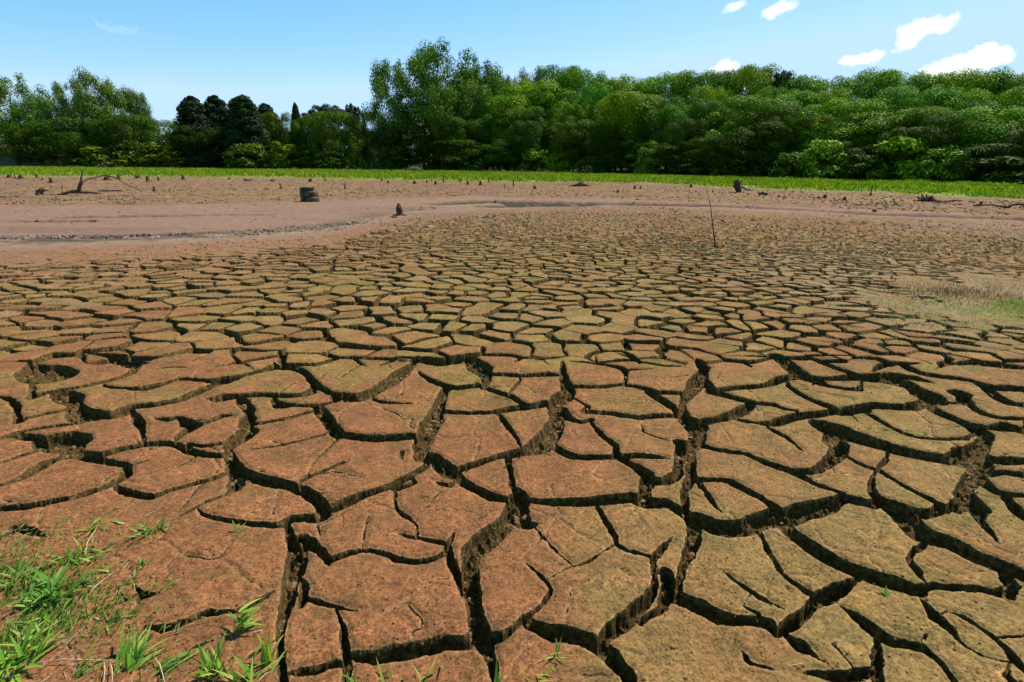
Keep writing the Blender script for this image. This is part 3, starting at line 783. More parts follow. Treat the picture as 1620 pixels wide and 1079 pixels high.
TL = [
 ('e0', -60, 128, 120, 12, (.9, .92, 1.9), 'blue green eucalyptus at the very left edge, cut by the frame', EG),
 ('e1', 8, 122, 110, 8, (.9, .92, 1.9), 'tall blue green eucalyptus above the beige house on the left', EG),
 ('e2', 50, 158, 75, 5, (.7, .9, 1.15), 'lower dark eucalyptus just left of the sky gap', EG),
 ('e2', 103, 131, 55, 7, (.9, .92, 1.7), 'slim open eucalyptus with a lone tuft on top, right of the sky gap', EG),
 ('e0', 148, 124, 90, 6, (1.1, 1.0, 1.3), 'tallest pointed eucalyptus of the left clump', EG),
 ('e1', 186, 143, 70, 8, (1.0, .95, 1.5), 'mid height eucalyptus right of the tallest one in the left clump', EG),
 ('e2', 214, 148, 52, 10, (.9, .92, 1.9), 'slender eucalyptus at the right end of the left clump', EG),
 ('b0', 120, 190, 100, 2, (.6, .75, .8), 'dark leafy tree under the tallest left eucalyptus', None),
 ('b1', 35, 195, 80, 1, (.55, .7, .8), 'dark low tree in front of the left edge eucalyptus', None),
 ('b2', 205, 185, 80, 3, (.6, .78, .8), 'dark spreading tree below the slender eucalyptus', None),
 ('s0', 168, 226, 75, -1, (1.1, .95, 1.4), 'pale grey green bush behind the dead branch', None),
 ('s1', 95, 236, 60, -1, (.5, .6, .65), 'dark bush between the beige house and the pale bush', None),
 ('b3', 270, 194, 105, 22, (.85, 1.05, .9), 'flat topped green tree in the low gap left of the pines', None),
 ('s2', 262, 222, 80, 0, (1.25, 1.05, .7), 'yellow green bush left of the dark pines', None),
 ('s3', 235, 240, 45, -1, (.8, .9, .8), 'small green bush left of the yellow green bush', None),
 ('c0', 342, 150, 120, 4, (1.1, 1.05, 1.1), 'wide black green pine with several pointed tops, left of the pine pair', None),
 ('c1', 400, 153, 112, 5, (1.3, 1.25, 1.2), 'dark pine right of the pine pair, ragged top', None),
 ('b4', 330, 200, 95, 1, (.3, .38, .4), 'almost black tree filling the foot of the pines', None),
 ('s1', 388, 226, 66, -2, (.85, .8, 1.1), 'grey green round bush under the right pine', None),
 ('b0', 436, 180, 60, 6, (.8, .9, .9), 'green tree stepping down right of the pines', None),
 ('s0', 445, 222, 46, -1, (1.1, 1.1, .7), 'bright green bush right of the grey green round bush', None),
 ('y0', 467, 162, 26, 6, (1.2, 1.2, 1.3), 'slim dark cypress spire left of the umbrella pines', None),
 ('b1', 482, 186, 55, 4, (.8, 1, 1.05), 'small green tree at the foot of the cypress', None),
 ('s2', 478, 235, 50, -1, (.4, .5, .55), 'black green bush at the water side below the cypress', None),
 ('a0', 519, 162, 84, 8, (1.3, 1.1, .9), 'flat topped umbrella pine, the widest dark parasol crown', None),
 ('a1', 556, 160, 32, 9, (1, 1, 1), 'narrow umbrella pine with a small top, right of the wide one', None),
 ('y0', 574, 177, 14, 14, (1, 1, 1.1), 'tiny dark tree tip right of the narrow umbrella pine', None),
 ('b2', 530, 180, 80, 1, (.95, 1.0, 1.4), 'silvery dark green tree in front of the umbrella pines', None),
 ('b4', 548, 184, 70, 7, (.6, .75, .8), 'dark green tree between the silvery tree and the tall middle group', None),
 ('b3', 505, 190, 60, 7, (.6, .75, .8), 'dark green tree right behind the silvery one, under the wide umbrella pine', None),
 ('s3', 565, 212, 36, -1, (1.3, 1.2, .9), 'olive green bush in front of the far pink roof', None),
 ('s0', 520, 238, 50, -2, (.5, .65, .6), 'low dark bush under the silvery tree', None),
 ('b3', 602, 180, 62, 9, (1.0, 1.25, .9), 'rounded bright green tree left of the tall eucalyptus group', None),
 ('b4', 612, 200, 80, 1, (.45, .55, .55), 'dark tree in front of the rounded green one', None),
 ('s1', 618, 230, 55, -1, (.7, .75, .75), 'dim bush at the foot of the leftmost tall eucalyptus', None),
 ('e1', 625, 102, 76, 5, (.85, 1.0, 1.15), 'tall leaning eucalyptus with ragged left side, left of the tallest tree', 'g'),
 ('e0', 683, 79, 112, 4, (.85, 1.0, 1.1), 'tallest eucalyptus of the whole shore, rising in the middle', 'g'),
 ('e2', 712, 128, 85, 2, (.95, 1.0, .85), 'olive eucalyptus just right of the tallest tree', 'g'),
 ('e1', 757, 101, 80, 7, (.85, .95, 1.0), 'round topped eucalyptus, rightmost of the tall middle group', 'g'),
 ('b0', 668, 165, 95, 2, (.5, .62, .6), 'dark tree filling the foot of the tallest eucalyptus', None),
 ('b1', 720, 190, 80, 0, (.75, .9, .6), 'dull green tree at the foot of the olive eucalyptus', None),
 ('s2', 655, 236, 60, -1, (.4, .45, .45), 'black bush below the tallest eucalyptus', None),
 ('s3', 700, 240, 60, -2, (.4, .48, .45), 'shaded bush where the wall of forest begins', None),
 ('e2', 815, 121, 50, 16, (.8, 1, 1.2), 'thin sparse eucalyptus on the skyline left of the forest dome', None),
]
for k, x, yt, wd, off, tint, lab, g in TL:
    cat = {'b': 'tree', 'e': 'eucalyptus', 'c': 'pine', 'y': 'cypress', 'a': 'pine', 's': 'bush'}[k[0]]
    grp = {'g': 'tall eucalyptus trees in the middle of the shore', None: {'b': 'leafy trees of the left shore', 's': 'bushes along the left shore', 'c': 'dark pines', 'y': None, 'a': 'umbrella pines', 'e': EG}[k[0]]}.get(g, g)
    tree(k, x, yt, wd, rt(x)+off*1.5+3, tuple(v*(1.0 if k[0] in 'cya' else .62 if k[0] != 'e' else .95)*(2.0 if j_ == 2 and k[0] == 'e' else 1) for j_, v in enumerate(tint)), lab, cat, grp)
ORD = ['first', 'second', 'third', 'fourth', 'fifth', 'sixth', 'seventh', 'eighth', 'ninth', 'tenth', 'eleventh', 'twelfth', 'thirteenth', 'fourteenth', 'fifteenth', 'sixteenth', 'seventeenth', 'eighteenth', 'nineteenth', 'twentieth', 'twenty-first', 'twenty-second', 'twenty-third', 'twenty-fourth']
SKYL = [(790, 128), (845, 132), (885, 112), (925, 119), (968, 126), (1005, 129), (1038, 140), (1066, 123), (1098, 117), (1140, 120), (1182, 113), (1212, 110), (1275, 128), (1320, 130), (1372, 119), (1430, 119), (1482, 127), (1545, 118), (1600, 122), (1655, 120), (1720, 118)]
GT = [(.95, 1.1, .9), (1.15, 1.2, .8), (.6, .78, 1.0), (.95, 1.25, .8), (1.35, 1.3, .8), (.65, 1.0, 1.2)]
TN = ['mid green', 'yellow green', 'dark green', 'fresh green', 'bright olive', 'cool green']
rows = [('skyline row', [(x, y, random.uniform(80, 105)) for x, y in SKYL], 20),
        ('third row', [(760+46*i+random.uniform(-12, 12), 148+random.uniform(-12, 22), random.uniform(60, 125)) for i in range(20)], 13),
        ('second row', [(765+47*i+random.uniform(-14, 14), 176+random.uniform(-26, 22), random.uniform(60, 125)) for i in range(20)], 8),
        ('front row', [(745+50*i+random.uniform(-14, 14), 208+random.uniform(-24, 24), random.uniform(55, 115)) for i in range(19)], 3.5)]
for rn, lst, off in rows:
    lst = sorted(lst, key=lambda t: -t[0]); prev = -1
    for k, (x, y, wd) in enumerate(lst):
        q = random.randrange(6)
        if q == prev: q = (q+2) % 6
        prev = q; dk = {'skyline row': 1.15, 'third row': 1.1, 'second row': .9, 'front row': .38}[rn]  # sun and shade put into the tints: upper rows brighter, front row dark
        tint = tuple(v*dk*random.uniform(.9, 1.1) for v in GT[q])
        key = 'b%d' % random.randrange(5)
        if rn == 'skyline row' and k == len(lst)-5: key = 'e1'
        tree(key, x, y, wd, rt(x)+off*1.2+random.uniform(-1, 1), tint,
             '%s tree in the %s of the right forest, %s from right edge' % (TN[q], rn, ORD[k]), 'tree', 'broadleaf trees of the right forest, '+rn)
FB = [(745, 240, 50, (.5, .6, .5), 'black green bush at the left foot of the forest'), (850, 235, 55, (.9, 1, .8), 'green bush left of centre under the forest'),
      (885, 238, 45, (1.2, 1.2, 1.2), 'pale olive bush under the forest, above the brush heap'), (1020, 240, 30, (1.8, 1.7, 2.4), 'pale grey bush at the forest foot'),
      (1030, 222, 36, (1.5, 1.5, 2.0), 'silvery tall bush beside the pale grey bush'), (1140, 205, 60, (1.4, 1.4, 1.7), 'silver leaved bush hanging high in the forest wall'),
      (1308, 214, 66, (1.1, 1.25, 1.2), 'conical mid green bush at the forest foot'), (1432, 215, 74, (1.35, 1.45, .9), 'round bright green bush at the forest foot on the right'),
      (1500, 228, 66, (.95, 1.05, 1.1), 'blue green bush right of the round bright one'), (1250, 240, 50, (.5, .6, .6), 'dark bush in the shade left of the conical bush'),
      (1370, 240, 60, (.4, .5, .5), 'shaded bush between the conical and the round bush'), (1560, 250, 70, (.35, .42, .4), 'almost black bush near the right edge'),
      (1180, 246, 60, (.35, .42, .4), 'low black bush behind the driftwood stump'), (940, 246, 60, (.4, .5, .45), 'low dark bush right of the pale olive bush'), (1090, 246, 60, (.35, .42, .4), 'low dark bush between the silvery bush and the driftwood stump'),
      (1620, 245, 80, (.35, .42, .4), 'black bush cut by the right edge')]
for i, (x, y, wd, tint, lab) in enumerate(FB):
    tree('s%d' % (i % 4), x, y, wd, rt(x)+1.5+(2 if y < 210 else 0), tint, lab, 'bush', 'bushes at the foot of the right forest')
tree('a0', 1243, 107, 52, rt(1243)+22, (1.0, 1.1, 1.2), 'dark umbrella pine rising above the forest skyline', 'pine', 'umbrella pines')
tree('a1', 968, 121, 22, rt(968)+22, (1.2, 1.3, 1.4), 'small dark umbrella pine poking out of the forest skyline', 'pine', 'umbrella pines')

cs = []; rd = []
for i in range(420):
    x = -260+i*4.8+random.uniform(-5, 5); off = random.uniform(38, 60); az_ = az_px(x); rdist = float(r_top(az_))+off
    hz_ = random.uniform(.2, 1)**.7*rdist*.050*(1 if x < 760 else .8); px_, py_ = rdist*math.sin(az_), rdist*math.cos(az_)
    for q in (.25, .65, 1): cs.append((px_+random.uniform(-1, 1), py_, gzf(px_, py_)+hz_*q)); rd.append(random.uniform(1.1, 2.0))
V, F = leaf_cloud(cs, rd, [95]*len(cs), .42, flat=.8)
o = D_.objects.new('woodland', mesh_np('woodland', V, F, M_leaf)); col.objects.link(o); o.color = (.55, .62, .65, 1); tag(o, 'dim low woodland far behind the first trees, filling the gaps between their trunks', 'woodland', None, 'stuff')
# ------------------------------------------------------------------ grass of the far bank
def blades(n, az0, az1, fr0, fr1, h, wdt, name, mat, label, edge_noise=5):
    a = rng.uniform(az0, az1, n); u = rng.uniform(0, 1, n)**.8
    rb = r_bot(a); rtt = r_top(a)
    r = rb+fr0+(rtt-rb+fr1-fr0)*u
    x = r*np.sin(a); y = r*np.cos(a)
    keep = (r-rb > edge_noise*(fbm(x, y, .11, 4, 501, .6))+.0)
    cl = fbm(x, y, .6, 3, 601); keep &= rng.uniform(0, 1, n) < .55+1.3*cl
    x, y, r, cl = x[keep], y[keep], r[keep], cl[keep]; n = len(x)
    z = gz(x, y); hh = h*rng.uniform(.5, 1.2, n)*(1+.6*cl)*(.5+.5*np.clip((r-np.interp(np.arctan2(x, y), SAZ, RB))/4, 0, 1))
    t = rng.uniform(0, math.pi, n); dx = np.cos(t)*wdt; dy = np.sin(t)*wdt; lx = rng.normal(size=n)*.5*hh; ly = rng.normal(size=n)*.5*hh
    V = np.stack([np.stack([x-dx, y-dy, z-.03], -1), np.stack([x+dx, y+dy, z-.03], -1), np.stack([x+dx*.5+lx, y+dy*.5+ly, z+hh], -1), np.stack([x-dx*.5+lx, y-dy*.5+ly, z+hh], -1)], 1).reshape(-1, 3)
    me_ = mesh_np(name, V, np.arange(len(V)).reshape(-1, 4), mat)
    o = D_.objects.new(name, me_); col.objects.link(o); tag(o, label, 'grass', None, 'stuff'); return o
blades(150000, az_px(-250), az_px(1850), 0, 3, .30, .06, 'bank_grass', M_grass, 'bright green grass strip along the far shore below the trees')

# ------------------------------------------------------------------ stumps along the shore
M_ = M_stump
def stump_mesh(seed, kind):
    rs = random.Random(seed); mb = MB(); k = 9; h = 1.0
    if kind == 0:      # broken post
        pts = [(0, 0, -.15), (0, 0, 0), (.03, .02, .35), (.02, -.02, .7), (.06, 0, 1.0)]
        mb.tube(pts, [.42, .34, .25, .22, .12], k, .18)
        mb.tube([(.05, 0, .55), (.3, .05, .75), (.42, .02, 1.05)], [.1, .07, .03], 6, .1)
        for i in range(4):
            a = i*1.6+rs.random(); mb.tube([(0, 0, .12), (.35*math.cos(a), .35*math.sin(a), .05), (.7*math.cos(a), .7*math.sin(a), -.06)], [.14, .1, .04], 6, .1)
    elif kind == 1:    # low rotten stump with a jagged top
        V = []; F = []
        for i, (r, z) in enumerate(((.62, -.1), (.5, .1), (.42, .5), (.36, .85), (.15, .7))):
            for j in range(k):
                a = 2*math.pi*j/k; rr2 = r*(1+rs.uniform(-.2, .2)); V.append((rr2*math.cos(a), rr2*math.sin(a), z+(rs.uniform(-.22, .25) if i >= 3 else 0)))
        for i in range(4):
            for j in range(k): F.append((i*k+j, i*k+(j+1) % k, (i+1)*k+(j+1) % k, (i+1)*k+j))
        F.append(tuple(4*k+j for j in range(k))); mb.add(V, F)
        for i in range(3):
            a = i*2.1+rs.random(); mb.tube([(.2*math.cos(a), .2*math.sin(a), .2), (.6*math.cos(a), .6*math.sin(a), .08), (.95*math.cos(a), .95*math.sin(a), -.05)], [.16, .11, .04], 6, .1)
    else:              # forked snag
        mb.tube([(0, 0, -.15), (0, 0, .05), (-.05, .03, .4), (-.16, 0, .75), (-.25, .05, 1.0)], [.3, .24, .17, .11, .05], k, .15)
        mb.tube([(-.03, 0, .3), (.14, .04, .6), (.2, .0, .85)], [.14, .09, .03], 6, .1)
        mb.tube([(0, 0, .1), (.4, -.1, .08), (.75, -.15, -.02)], [.16, .1, .04], 6, .1)
    o = mb.build('stump', M_, None, False); me_ = o.data; D_.objects.remove(o); return me_
SM = [stump_mesh(80+i, i % 3) for i in range(6)]
ST = [  # x, y base, height px, width px, kind, label
 (15, 281, 4, 8, 1, 'tiny dark stump at the far left edge of the grass line'), (24, 282, 6, 5, 0, 'small post stump right of the tiny one at the far left edge'), (33, 283, 7, 8, 1, 'dark stump at the grass line above the left end of the dead branch'),
 (58, 281, 6, 9, 2, 'low stump at the grass line, above the root lump of the dead branch'), (81, 289, 7, 7, 1, 'dark round stump between root lump and upright of the dead branch'), (67, 285, 3, 5, 1, 'tiny knob left of the dark round stump'),
 (170, 285, 7, 12, 1, 'broad low stump behind the arch of the dead branch'), (188, 283, 6, 7, 1, 'dark stump at the right foot of the arched branch'), (218, 282, 5, 12, 1, 'flat low stump right of the arched branch'),
 (234, 287, 8, 7, 1, 'dark square stump in the pink mud right of the dead branch'), (251, 286, 6, 10, 2, 'forked stump just right of the dark square one'), (244, 303, 7, 6, 1, 'lone dark stump nearer than the rest, right of the dead branch'),
 (290, 284, 6, 7, 1, 'small stump at the grass line below the yellow green bush'), (363, 284, 4, 6, 1, 'tiny stump below the grey green bush'), (392, 286, 4, 22, 1, 'long flat stump remnant left of the tyres'), (432, 287, 4, 12, 1, 'flat dark lump left of the tyres at the grass line'),
 (444, 298, 10, 7, 2, 'reddish pointed snag left of the tyres'), (420, 300, 6, 5, 2, 'faint little snag left of the reddish pointed one'), (491, 288, 6, 9, 1, 'dark stump right behind the tyres'), (514, 285, 5, 10, 2, 'low twig stump right behind the tyres at the grass line'),
 (546, 299, 10, 7, 0, 'dark upright stump on the mud right of the tyres'), (604, 286, 4, 5, 1, 'tiny dot like stump right of the tyres at the grass line'), (614, 290, 5, 6, 1, 'small stump left of the pair near the middle'), (656, 291, 6, 7, 1, 'dark squat stump above the nearest snag'),
 (675, 289, 5, 4, 1, 'small knob right of the squat stump'), (689, 292, 7, 7, 1, 'rounded dark stump below the tallest eucalyptus'), (683, 287, 9, 4, 0, 'thin post against the grass below the tallest eucalyptus'), (702, 289, 13, 6, 0, 'thin tall post left of the middle against the grass'),
 (728, 289, 8, 9, 2, 'forked snag against the grass in the middle'), (740, 292, 9, 6, 1, 'dark stump right of the forked middle snag'), (760, 293, 8, 7, 1, 'dark stump halfway between forked snag and tall post'), (773, 289, 9, 6, 2, 'leaning snag in the grass left of the tall post'),
 (798, 297, 7, 3, 0, 'thin faint stick left of the tall dark post'), (812, 295, 15, 7, 0, 'tallest dark post on the mud near the middle'), (846, 299, 6, 8, 1, 'reddish low stump right of the tall dark post'), (743, 309, 4, 4, 1, 'tiny dark knob at the edge of the pale mud'),
 (977, 305, 6, 6, 1, 'small dark stump right of the brush heap'), (1004, 299, 8, 6, 1, 'dark stump, left of a close pair, right of the brush heap'), (1013, 299, 5, 4, 1, 'smaller stump, right of a close pair, right of the brush heap'),
 (1093, 296, 7, 7, 1, 'dark stump in the grass left of the thin pole'), (1127, 304, 6, 5, 2, 'small reddish snag between thin pole and driftwood stump'), (1232, 311, 3, 6, 1, 'tiny stump right of the fallen log'), (1305, 313, 6, 8, 1, 'dark round stump right of the fallen log'),
 (1296, 315, 3, 5, 1, 'tiny lump at the foot of the dark round right stump'), (1336, 317, 6, 7, 1, 'small pointed stump below the conical bush'), (1377, 309, 15, 6, 0, 'upright post in the grass on the right'), (1383, 335, 5, 10, 1, 'dark low lump beside the gully on the right'),
 (1551, 325, 7, 7, 1, 'small dark stump near the right edge'), (1412, 296, 4, 4, 1, 'tiny knob in the right grass'),
]
for i, (x, y, h, wd, kd, lab) in enumerate(ST):
    p = ground_pt(x, y); dist = math.hypot(*p); z = gzf(p[0], p[1])
    o = D_.objects.new('stump', SM[kd+3*(i % 2)]); col.objects.link(o); o.location = (p[0], p[1], z)
    s = dist/FX; kk = (.52, .6, .6)[kd]; o.scale = (wd*s*kk, wd*s*kk, h*s*random.uniform(.65, .95)); o.rotation_euler = (0, 0, random.uniform(-.6, .6) if kd == 2 else random.uniform(0, 6))
    tag(o, lab, 'stump', 'old stumps standing along the dry shore')
# nearest snag on the mud
p = ground_pt(633, 341); s = math.hypot(*p)/FX
mb = MB(); V = []; F = []; k = 12
prof = [(6, -2), (5.2, 0), (4.6, 3), (4.9, 7), (4.6, 11), (3.0, 15), (1.4, 18)]
for i, (r, z) in enumerate(prof):
    for j in range(k):
        a = 2*math.pi*j/k; q = r*(1+random.uniform(-.16, .16)); V.append((q*math.cos(a)*s-(i*.25*s), q*math.sin(a)*s, z*s+(random.uniform(-.8, .8)*s if i > 4 else 0)))
for i in range(len(prof)-1):
    for j in range(k): F.append((i*k+j, i*k+(j+1) % k, (i+1)*k+(j+1) % k, (i+1)*k+j))
F.append(tuple((len(prof)-1)*k+j for j in range(k))); mb.add(V, F)
mb.tube([(0, 0, 2*s), (8*s, -2*s, .8*s), (13*s, -3*s, -.5*s)], [2*s, 1.2*s, .4*s], 6, .1)
mb.tube([(0, 0, 2*s), (-7*s, -6*s, 1*s), (-12*s, -12*s, -.3*s)], [2*s, 1.2*s, .4*s], 6, .1)
o = mb.build('stump', M_stump, None, False); o.location = (p[0], p[1], 0)
tag(o, 'pointed dark stump, the nearest one, standing alone on the pale mud', 'stump', 'old stumps standing along the dry shore')

# ------------------------------------------------------------------ stack of old tyres
p = ground_pt(490, 319); dist = math.hypot(*p); s = dist/FX
tb = empty('tyre_stack', (p[0], p[1], 0.0)); tag(tb, 'stack of old mud stained tyres standing on the pink mud at left', 'tyres')
Rt = 13.2*s
def tyre(z0, hh, rad, dx, parent, tilt=0):
    mb = MB(); V = []; F = []; k = 40
    prof = [(.60, .12), (.60, .04), (.70, .0), (.88, .0), (.97, .10), (1.0, .3), (.985, .5), (1.0, .7), (.97, .90), (.88, 1.0), (.70, 1.0), (.60, .96), (.60, .88), (.70, .8), (.72, .5), (.70, .2)]
    for i, (r, z) in enumerate(prof):
        for j in range(k):
            a = 2*math.pi*j/k; rr2 = r+(.018*((j % 2)*2-1) if .96 < r else 0)
            V.append((rr2*rad*math.cos(a)+dx, rr2*rad*math.sin(a), z0+z*hh+tilt*math.cos(a)*rad))
    n = len(prof)
    for i in range(n):
        for j in range(k): F.append((i*k+j, i*k+(j+1) % k, ((i+1) % n)*k+(j+1) % k, ((i+1) % n)*k+j))
    mb.add(V, F); return mb.build('tyre', M_rubber, parent)
tyre(-1.2*s, 8.5*s, Rt, .9*s, tb); tyre(6.6*s, 8.0*s, Rt*.97, 0, tb, .03); tyre(14.4*s, 6.4*s, Rt*.80, -2.0*s, tb, .07)
# mud filling inside
mb = MB(); V = []; k = 20
V = [(.62*Rt*math.cos(2*math.pi*j/k), .62*Rt*math.sin(2*math.pi*j/k), z) for z in (-.02, 17*s) for j in range(k)]+[(0, 0, 17.8*s)]
F = [(j, (j+1) % k, k+(j+1) % k, k+j) for j in range(k)]+[(k+j, k+(j+1) % k, 2*k) for j in range(k)]
mb.add(V, F); mb.build('mud_filling', M_clod, tb)

# ------------------------------------------------------------------ the dead branch at left
def px_tube(mb, pts, dist, s0, k=7, jit=.12):
    P = []; Rr = []
    for x, y, rpx, dd in pts: P.append(at(x, y, dist+dd)); Rr.append(rpx*(dist+dd)/FX)
    # subdivide with a little crookedness
    P2 = []; R2 = []
    for i in range(len(P)-1):
        for t in (0, .5):
            q = P[i].lerp(P[i+1], t)
            if t: q += Vector([random.uniform(-1, 1)*Rr[i]*.5 for _ in range(3)])
            P2.append(q-s0); R2.append(Rr[i]*(1-t)+Rr[i+1]*t)
    P2.append(P[-1]-s0); R2.append(Rr[-1]); mb.tube(P2, R2, k, jit)
pb = ground_pt(120, 308); db = math.hypot(*pb); org = Vector((pb[0], pb[1], 0))
br = empty('dead_branch', org); tag(br, 'crooked dead branch lying on the mud at left, one limb upright and one arched', 'dead branch')
mb = MB(); px_tube(mb, [(57, 311, 1.2, -.3), (66, 310, 2.2, -.2), (80, 309.5, 2.0, 0), (98, 308, 1.9, 0), (108, 304, 1.7, 0), (124, 303.5, 2.0, 0), (140, 304, 1.4, .2), (155, 305.5, 1.1, .3), (162, 307, 1.5, .3), (167, 309, .9, .3)], db, org)
mb.build('main_limb', M_dead, br)
mb = MB(); px_tube(mb, [(57, 308, 1.2, 0), (60, 304, 3.2, 0), (65, 301, 3.0, 0), (68, 297, 1.4, 0)], db, org); px_tube(mb, [(65, 302, 1.6, 0), (72, 301, 1.0, -.2), (76, 302, .5, -.3)], db, org); px_tube(mb, [(60, 304, 2, 0), (62, 311, 2.6, -.1)], db, org); mb.build('root_lump', M_dead, br)
mb = MB(); px_tube(mb, [(124, 303, 2.3, 0), (125, 297, 2.3, 0), (128, 290, 2.2, 0), (129, 284, 1.5, 0), (129.5, 276, 1.1, 0), (130.5, 269, .6, 0)], db, org); mb.build('upright_limb', M_dead, br)
mb = MB(); px_tube(mb, [(127, 290, 1.6, 0), (134, 286, 1.3, .3), (145, 282, 1.2, .6), (155, 279, 1.0, .9), (166, 277.5, 1.0, 1.1), (176, 279.5, .9, 1.2), (185, 282, .8, 1.2), (195, 289, .5, 1.0), (205, 294, .6, .8), (215, 297, .5, .5), (223, 302, .6, .3), (228, 308.5, .5, 0)], db, org)
px_tube(mb, [(185, 282, .7, 1.2), (190, 278, .55, 1.3), (194, 273, .45, 1.4), (199, 269, .3, 1.5)], db, org); px_tube(mb, [(98, 307, .7, 0), (98, 299, .45, 0), (97.5, 292, .4, 0)], db, org); mb.build('arched_limb', M_dead, br)
def log(name, pts, label, cat, mat=M_dead):
    x, y = pts[0][0], pts[0][1]
    ref = max(pts, key=lambda q: q[1]); pg = ground_pt(ref[0], ref[1]+1); dd = math.hypot(*pg); oz = gzf(pg[0], pg[1])
    o_ = Vector((pg[0], pg[1], oz)); mb = MB()
    P = [(a, b, r, e) for a, b, r, e in pts]
    px_tube(mb, P, dd, o_); ob = mb.build(name, mat); ob.location = o_; tag(ob, label, cat); return ob
log('driftwood_log', [(157, 302.5, .8, 0), (170, 302, 1.1, 0), (185, 301.5, 1.2, 0), (195, 302, .7, 0)], 'short dark driftwood log behind the dead branch', 'log')
log('driftwood_log', [(-20, 312, 1.2, 0), (5, 312, 1.3, 0), (22, 312, 1.0, 0), (30, 311, .5, 0)], 'dark half buried log cut by the left edge', 'log')
log('driftwood_log', [(1200, 306.5, 1.6, 0), (1206, 305, 2.1, 0), (1213, 306.5, 1.9, 0), (1216, 307, .8, 0)], 'short fallen log right of the driftwood stump', 'log')
log('driftwood_log', [(1540, 325, .8, 0), (1570, 324, 1.0, 0), (1588, 327, 1.1, 0), (1594, 328.5, 1.7, 0), (1600, 324.5, 1.1, 0), (1612, 323, 1.3, 0), (1640, 325, 1.2, 0)], 'long crooked red brown root lying at the right edge', 'log')
log('driftwood_log', [(1474, 319, .6, 0), (1485, 319.5, .9, 0), (1510, 317, .8, 0), (1522, 317, .5, 0)], 'thin dark log right of the twiggy heap', 'log')
# driftwood root stump (1168, 292)
pg = ground_pt(1168, 304); dd = math.hypot(*pg); o_ = Vector((pg[0], pg[1], gzf(*pg)))
ds = empty('driftwood_stump', o_); tag(ds, 'upturned driftwood root plate with a pale broken trunk lying beside it in the grass', 'driftwood')
mb = MB(); px_tube(mb, [(1168, 306, 4, 0), (1168, 299, 3.6, 0), (1166, 292, 4.2, 0), (1167, 287, 2.2, 0)], dd, o_, 9, .3)
for a in ((1161, 289), (1163, 285), (1168, 283), (1173, 286), (1175, 291), (1160, 296)): px_tube(mb, [(1167, 294, 2, 0), ((1167+a[0])/2, (294+a[1])/2, 1.4, .2), (a[0], a[1], .6, random.uniform(-.4, .4))], dd, o_, 6)
mb.build('root_plate', M_stump, ds, False)
mb = MB(); px_tube(mb, [(1170, 295, 2.2, 0), (1178, 297.5, 2.0, -.2), (1184, 300, 1.8, -.4), (1188, 301.5, 1.0, -.5)], dd, o_, 8); mb.build('broken_trunk', mat_simple('bleached wood', [(.3, (.2, .14, .1)), (.7, (.42, .33, .25))], 9), ds, False)
# brush heaps
def heap(x0, x1, yb, hpx, label, seed):
    pg = ground_pt((x0+x1)/2, yb); dd = math.hypot(*pg); o_ = Vector((pg[0], pg[1], gzf(*pg))); mb = MB(); s = dd/FX; rs = random.Random(seed); W = (x1-x0)*s
    for i in range(60):
        u = rs.gauss(0, .22); u = max(-.48, min(.48, u)); hh = hpx*s*(1-min(1, abs(u)*2)**1.3)
        a = Vector((u*W, rs.uniform(-.25, .25), rs.uniform(0, .4)*hh)); b_ = a+Vector((rs.uniform(-.3, .3)*W*.5, rs.uniform(-.2, .2), rs.uniform(.1, .75)*hh))
        mb.tube([a, a.lerp(b_, .5)+Vector((0, 0, .02)), b_], [.045, .035, .015], 5)
    mb.tube([(-W/2, 0, .02), (0, .05, hpx*s*.35), (W/2, 0, .02)], [.05, hpx*s*.38, .05], 8, .3)
    o = mb.build('brush_heap', M_stump, None, False); o.location = o_; tag(o, label, 'brush heap', 'heaps of dark brush on the shore')
heap(902, 934, 295, 8, 'low dark brush heap on the mud at the grass edge, centre right', 1)
heap(1455, 1478, 318, 9, 'dark twiggy brush heap in front of the right grass', 2)
# thin pole
pg = ground_pt(1130, 388); dd = math.hypot(*pg); o_ = Vector((pg[0], pg[1], 0)); mb = MB()
px_tube(mb, [(1130.5, 390, 1.1, 0), (1130, 375, .95, 0), (1127, 350, .75, 0), (1124, 325, .55, 0), (1120, 308, .4, 0), (1116, 290, .25, 0), (1115, 284, .12, 0)], dd, o_, 6, .05)
o = mb.build('thin_pole', M_dead); o.location = o_; tag(o, 'thin dark stick standing upright in the cracked mud on the right', 'stick')
# pale rock (680,357)
def rock(x, y, wd, hpx, label, mat=M_clod, group=None):
    p = ground_pt(x, y); dd = math.hypot(*p, CH); s = dd/FX; import bmesh
    bm = bmesh.new(); bmesh.ops.create_icosphere(bm, subdivisions=2, radius=1)
    for v in bm.verts:
        q = 1+.22*math.sin(v.co.x*5+x)*math.cos(v.co.y*4+y)+random.uniform(-.1, .1); v.co = Vector((v.co.x*wd*s/2*q, v.co.y*wd*s*.4*q, max(v.co.z, -.5)*hpx*s*.62*q))
    me_ = D_.meshes.new('rock'); bm.to_mesh(me_); bm.free(); me_.materials.append(mat)
    o = D_.objects.new('rock', me_); col.objects.link(o); o.location = (p[0], p[1], hpx*s*.2); tag(o, label, 'rock', group)
rock(681, 361, 13, 5, 'pale flat rock alone on the reddish mud right of the nearest stump')
rock(624, 344, 9, 3, 'dark small rock left of the nearest stump', M_stump)
rock(562, 353, 11, 3, 'dark flat rock in the rubble line', M_stump)
rock(551, 355, 9, 6, 'pale pinkish rock beside the dark flat rock in the rubble line')
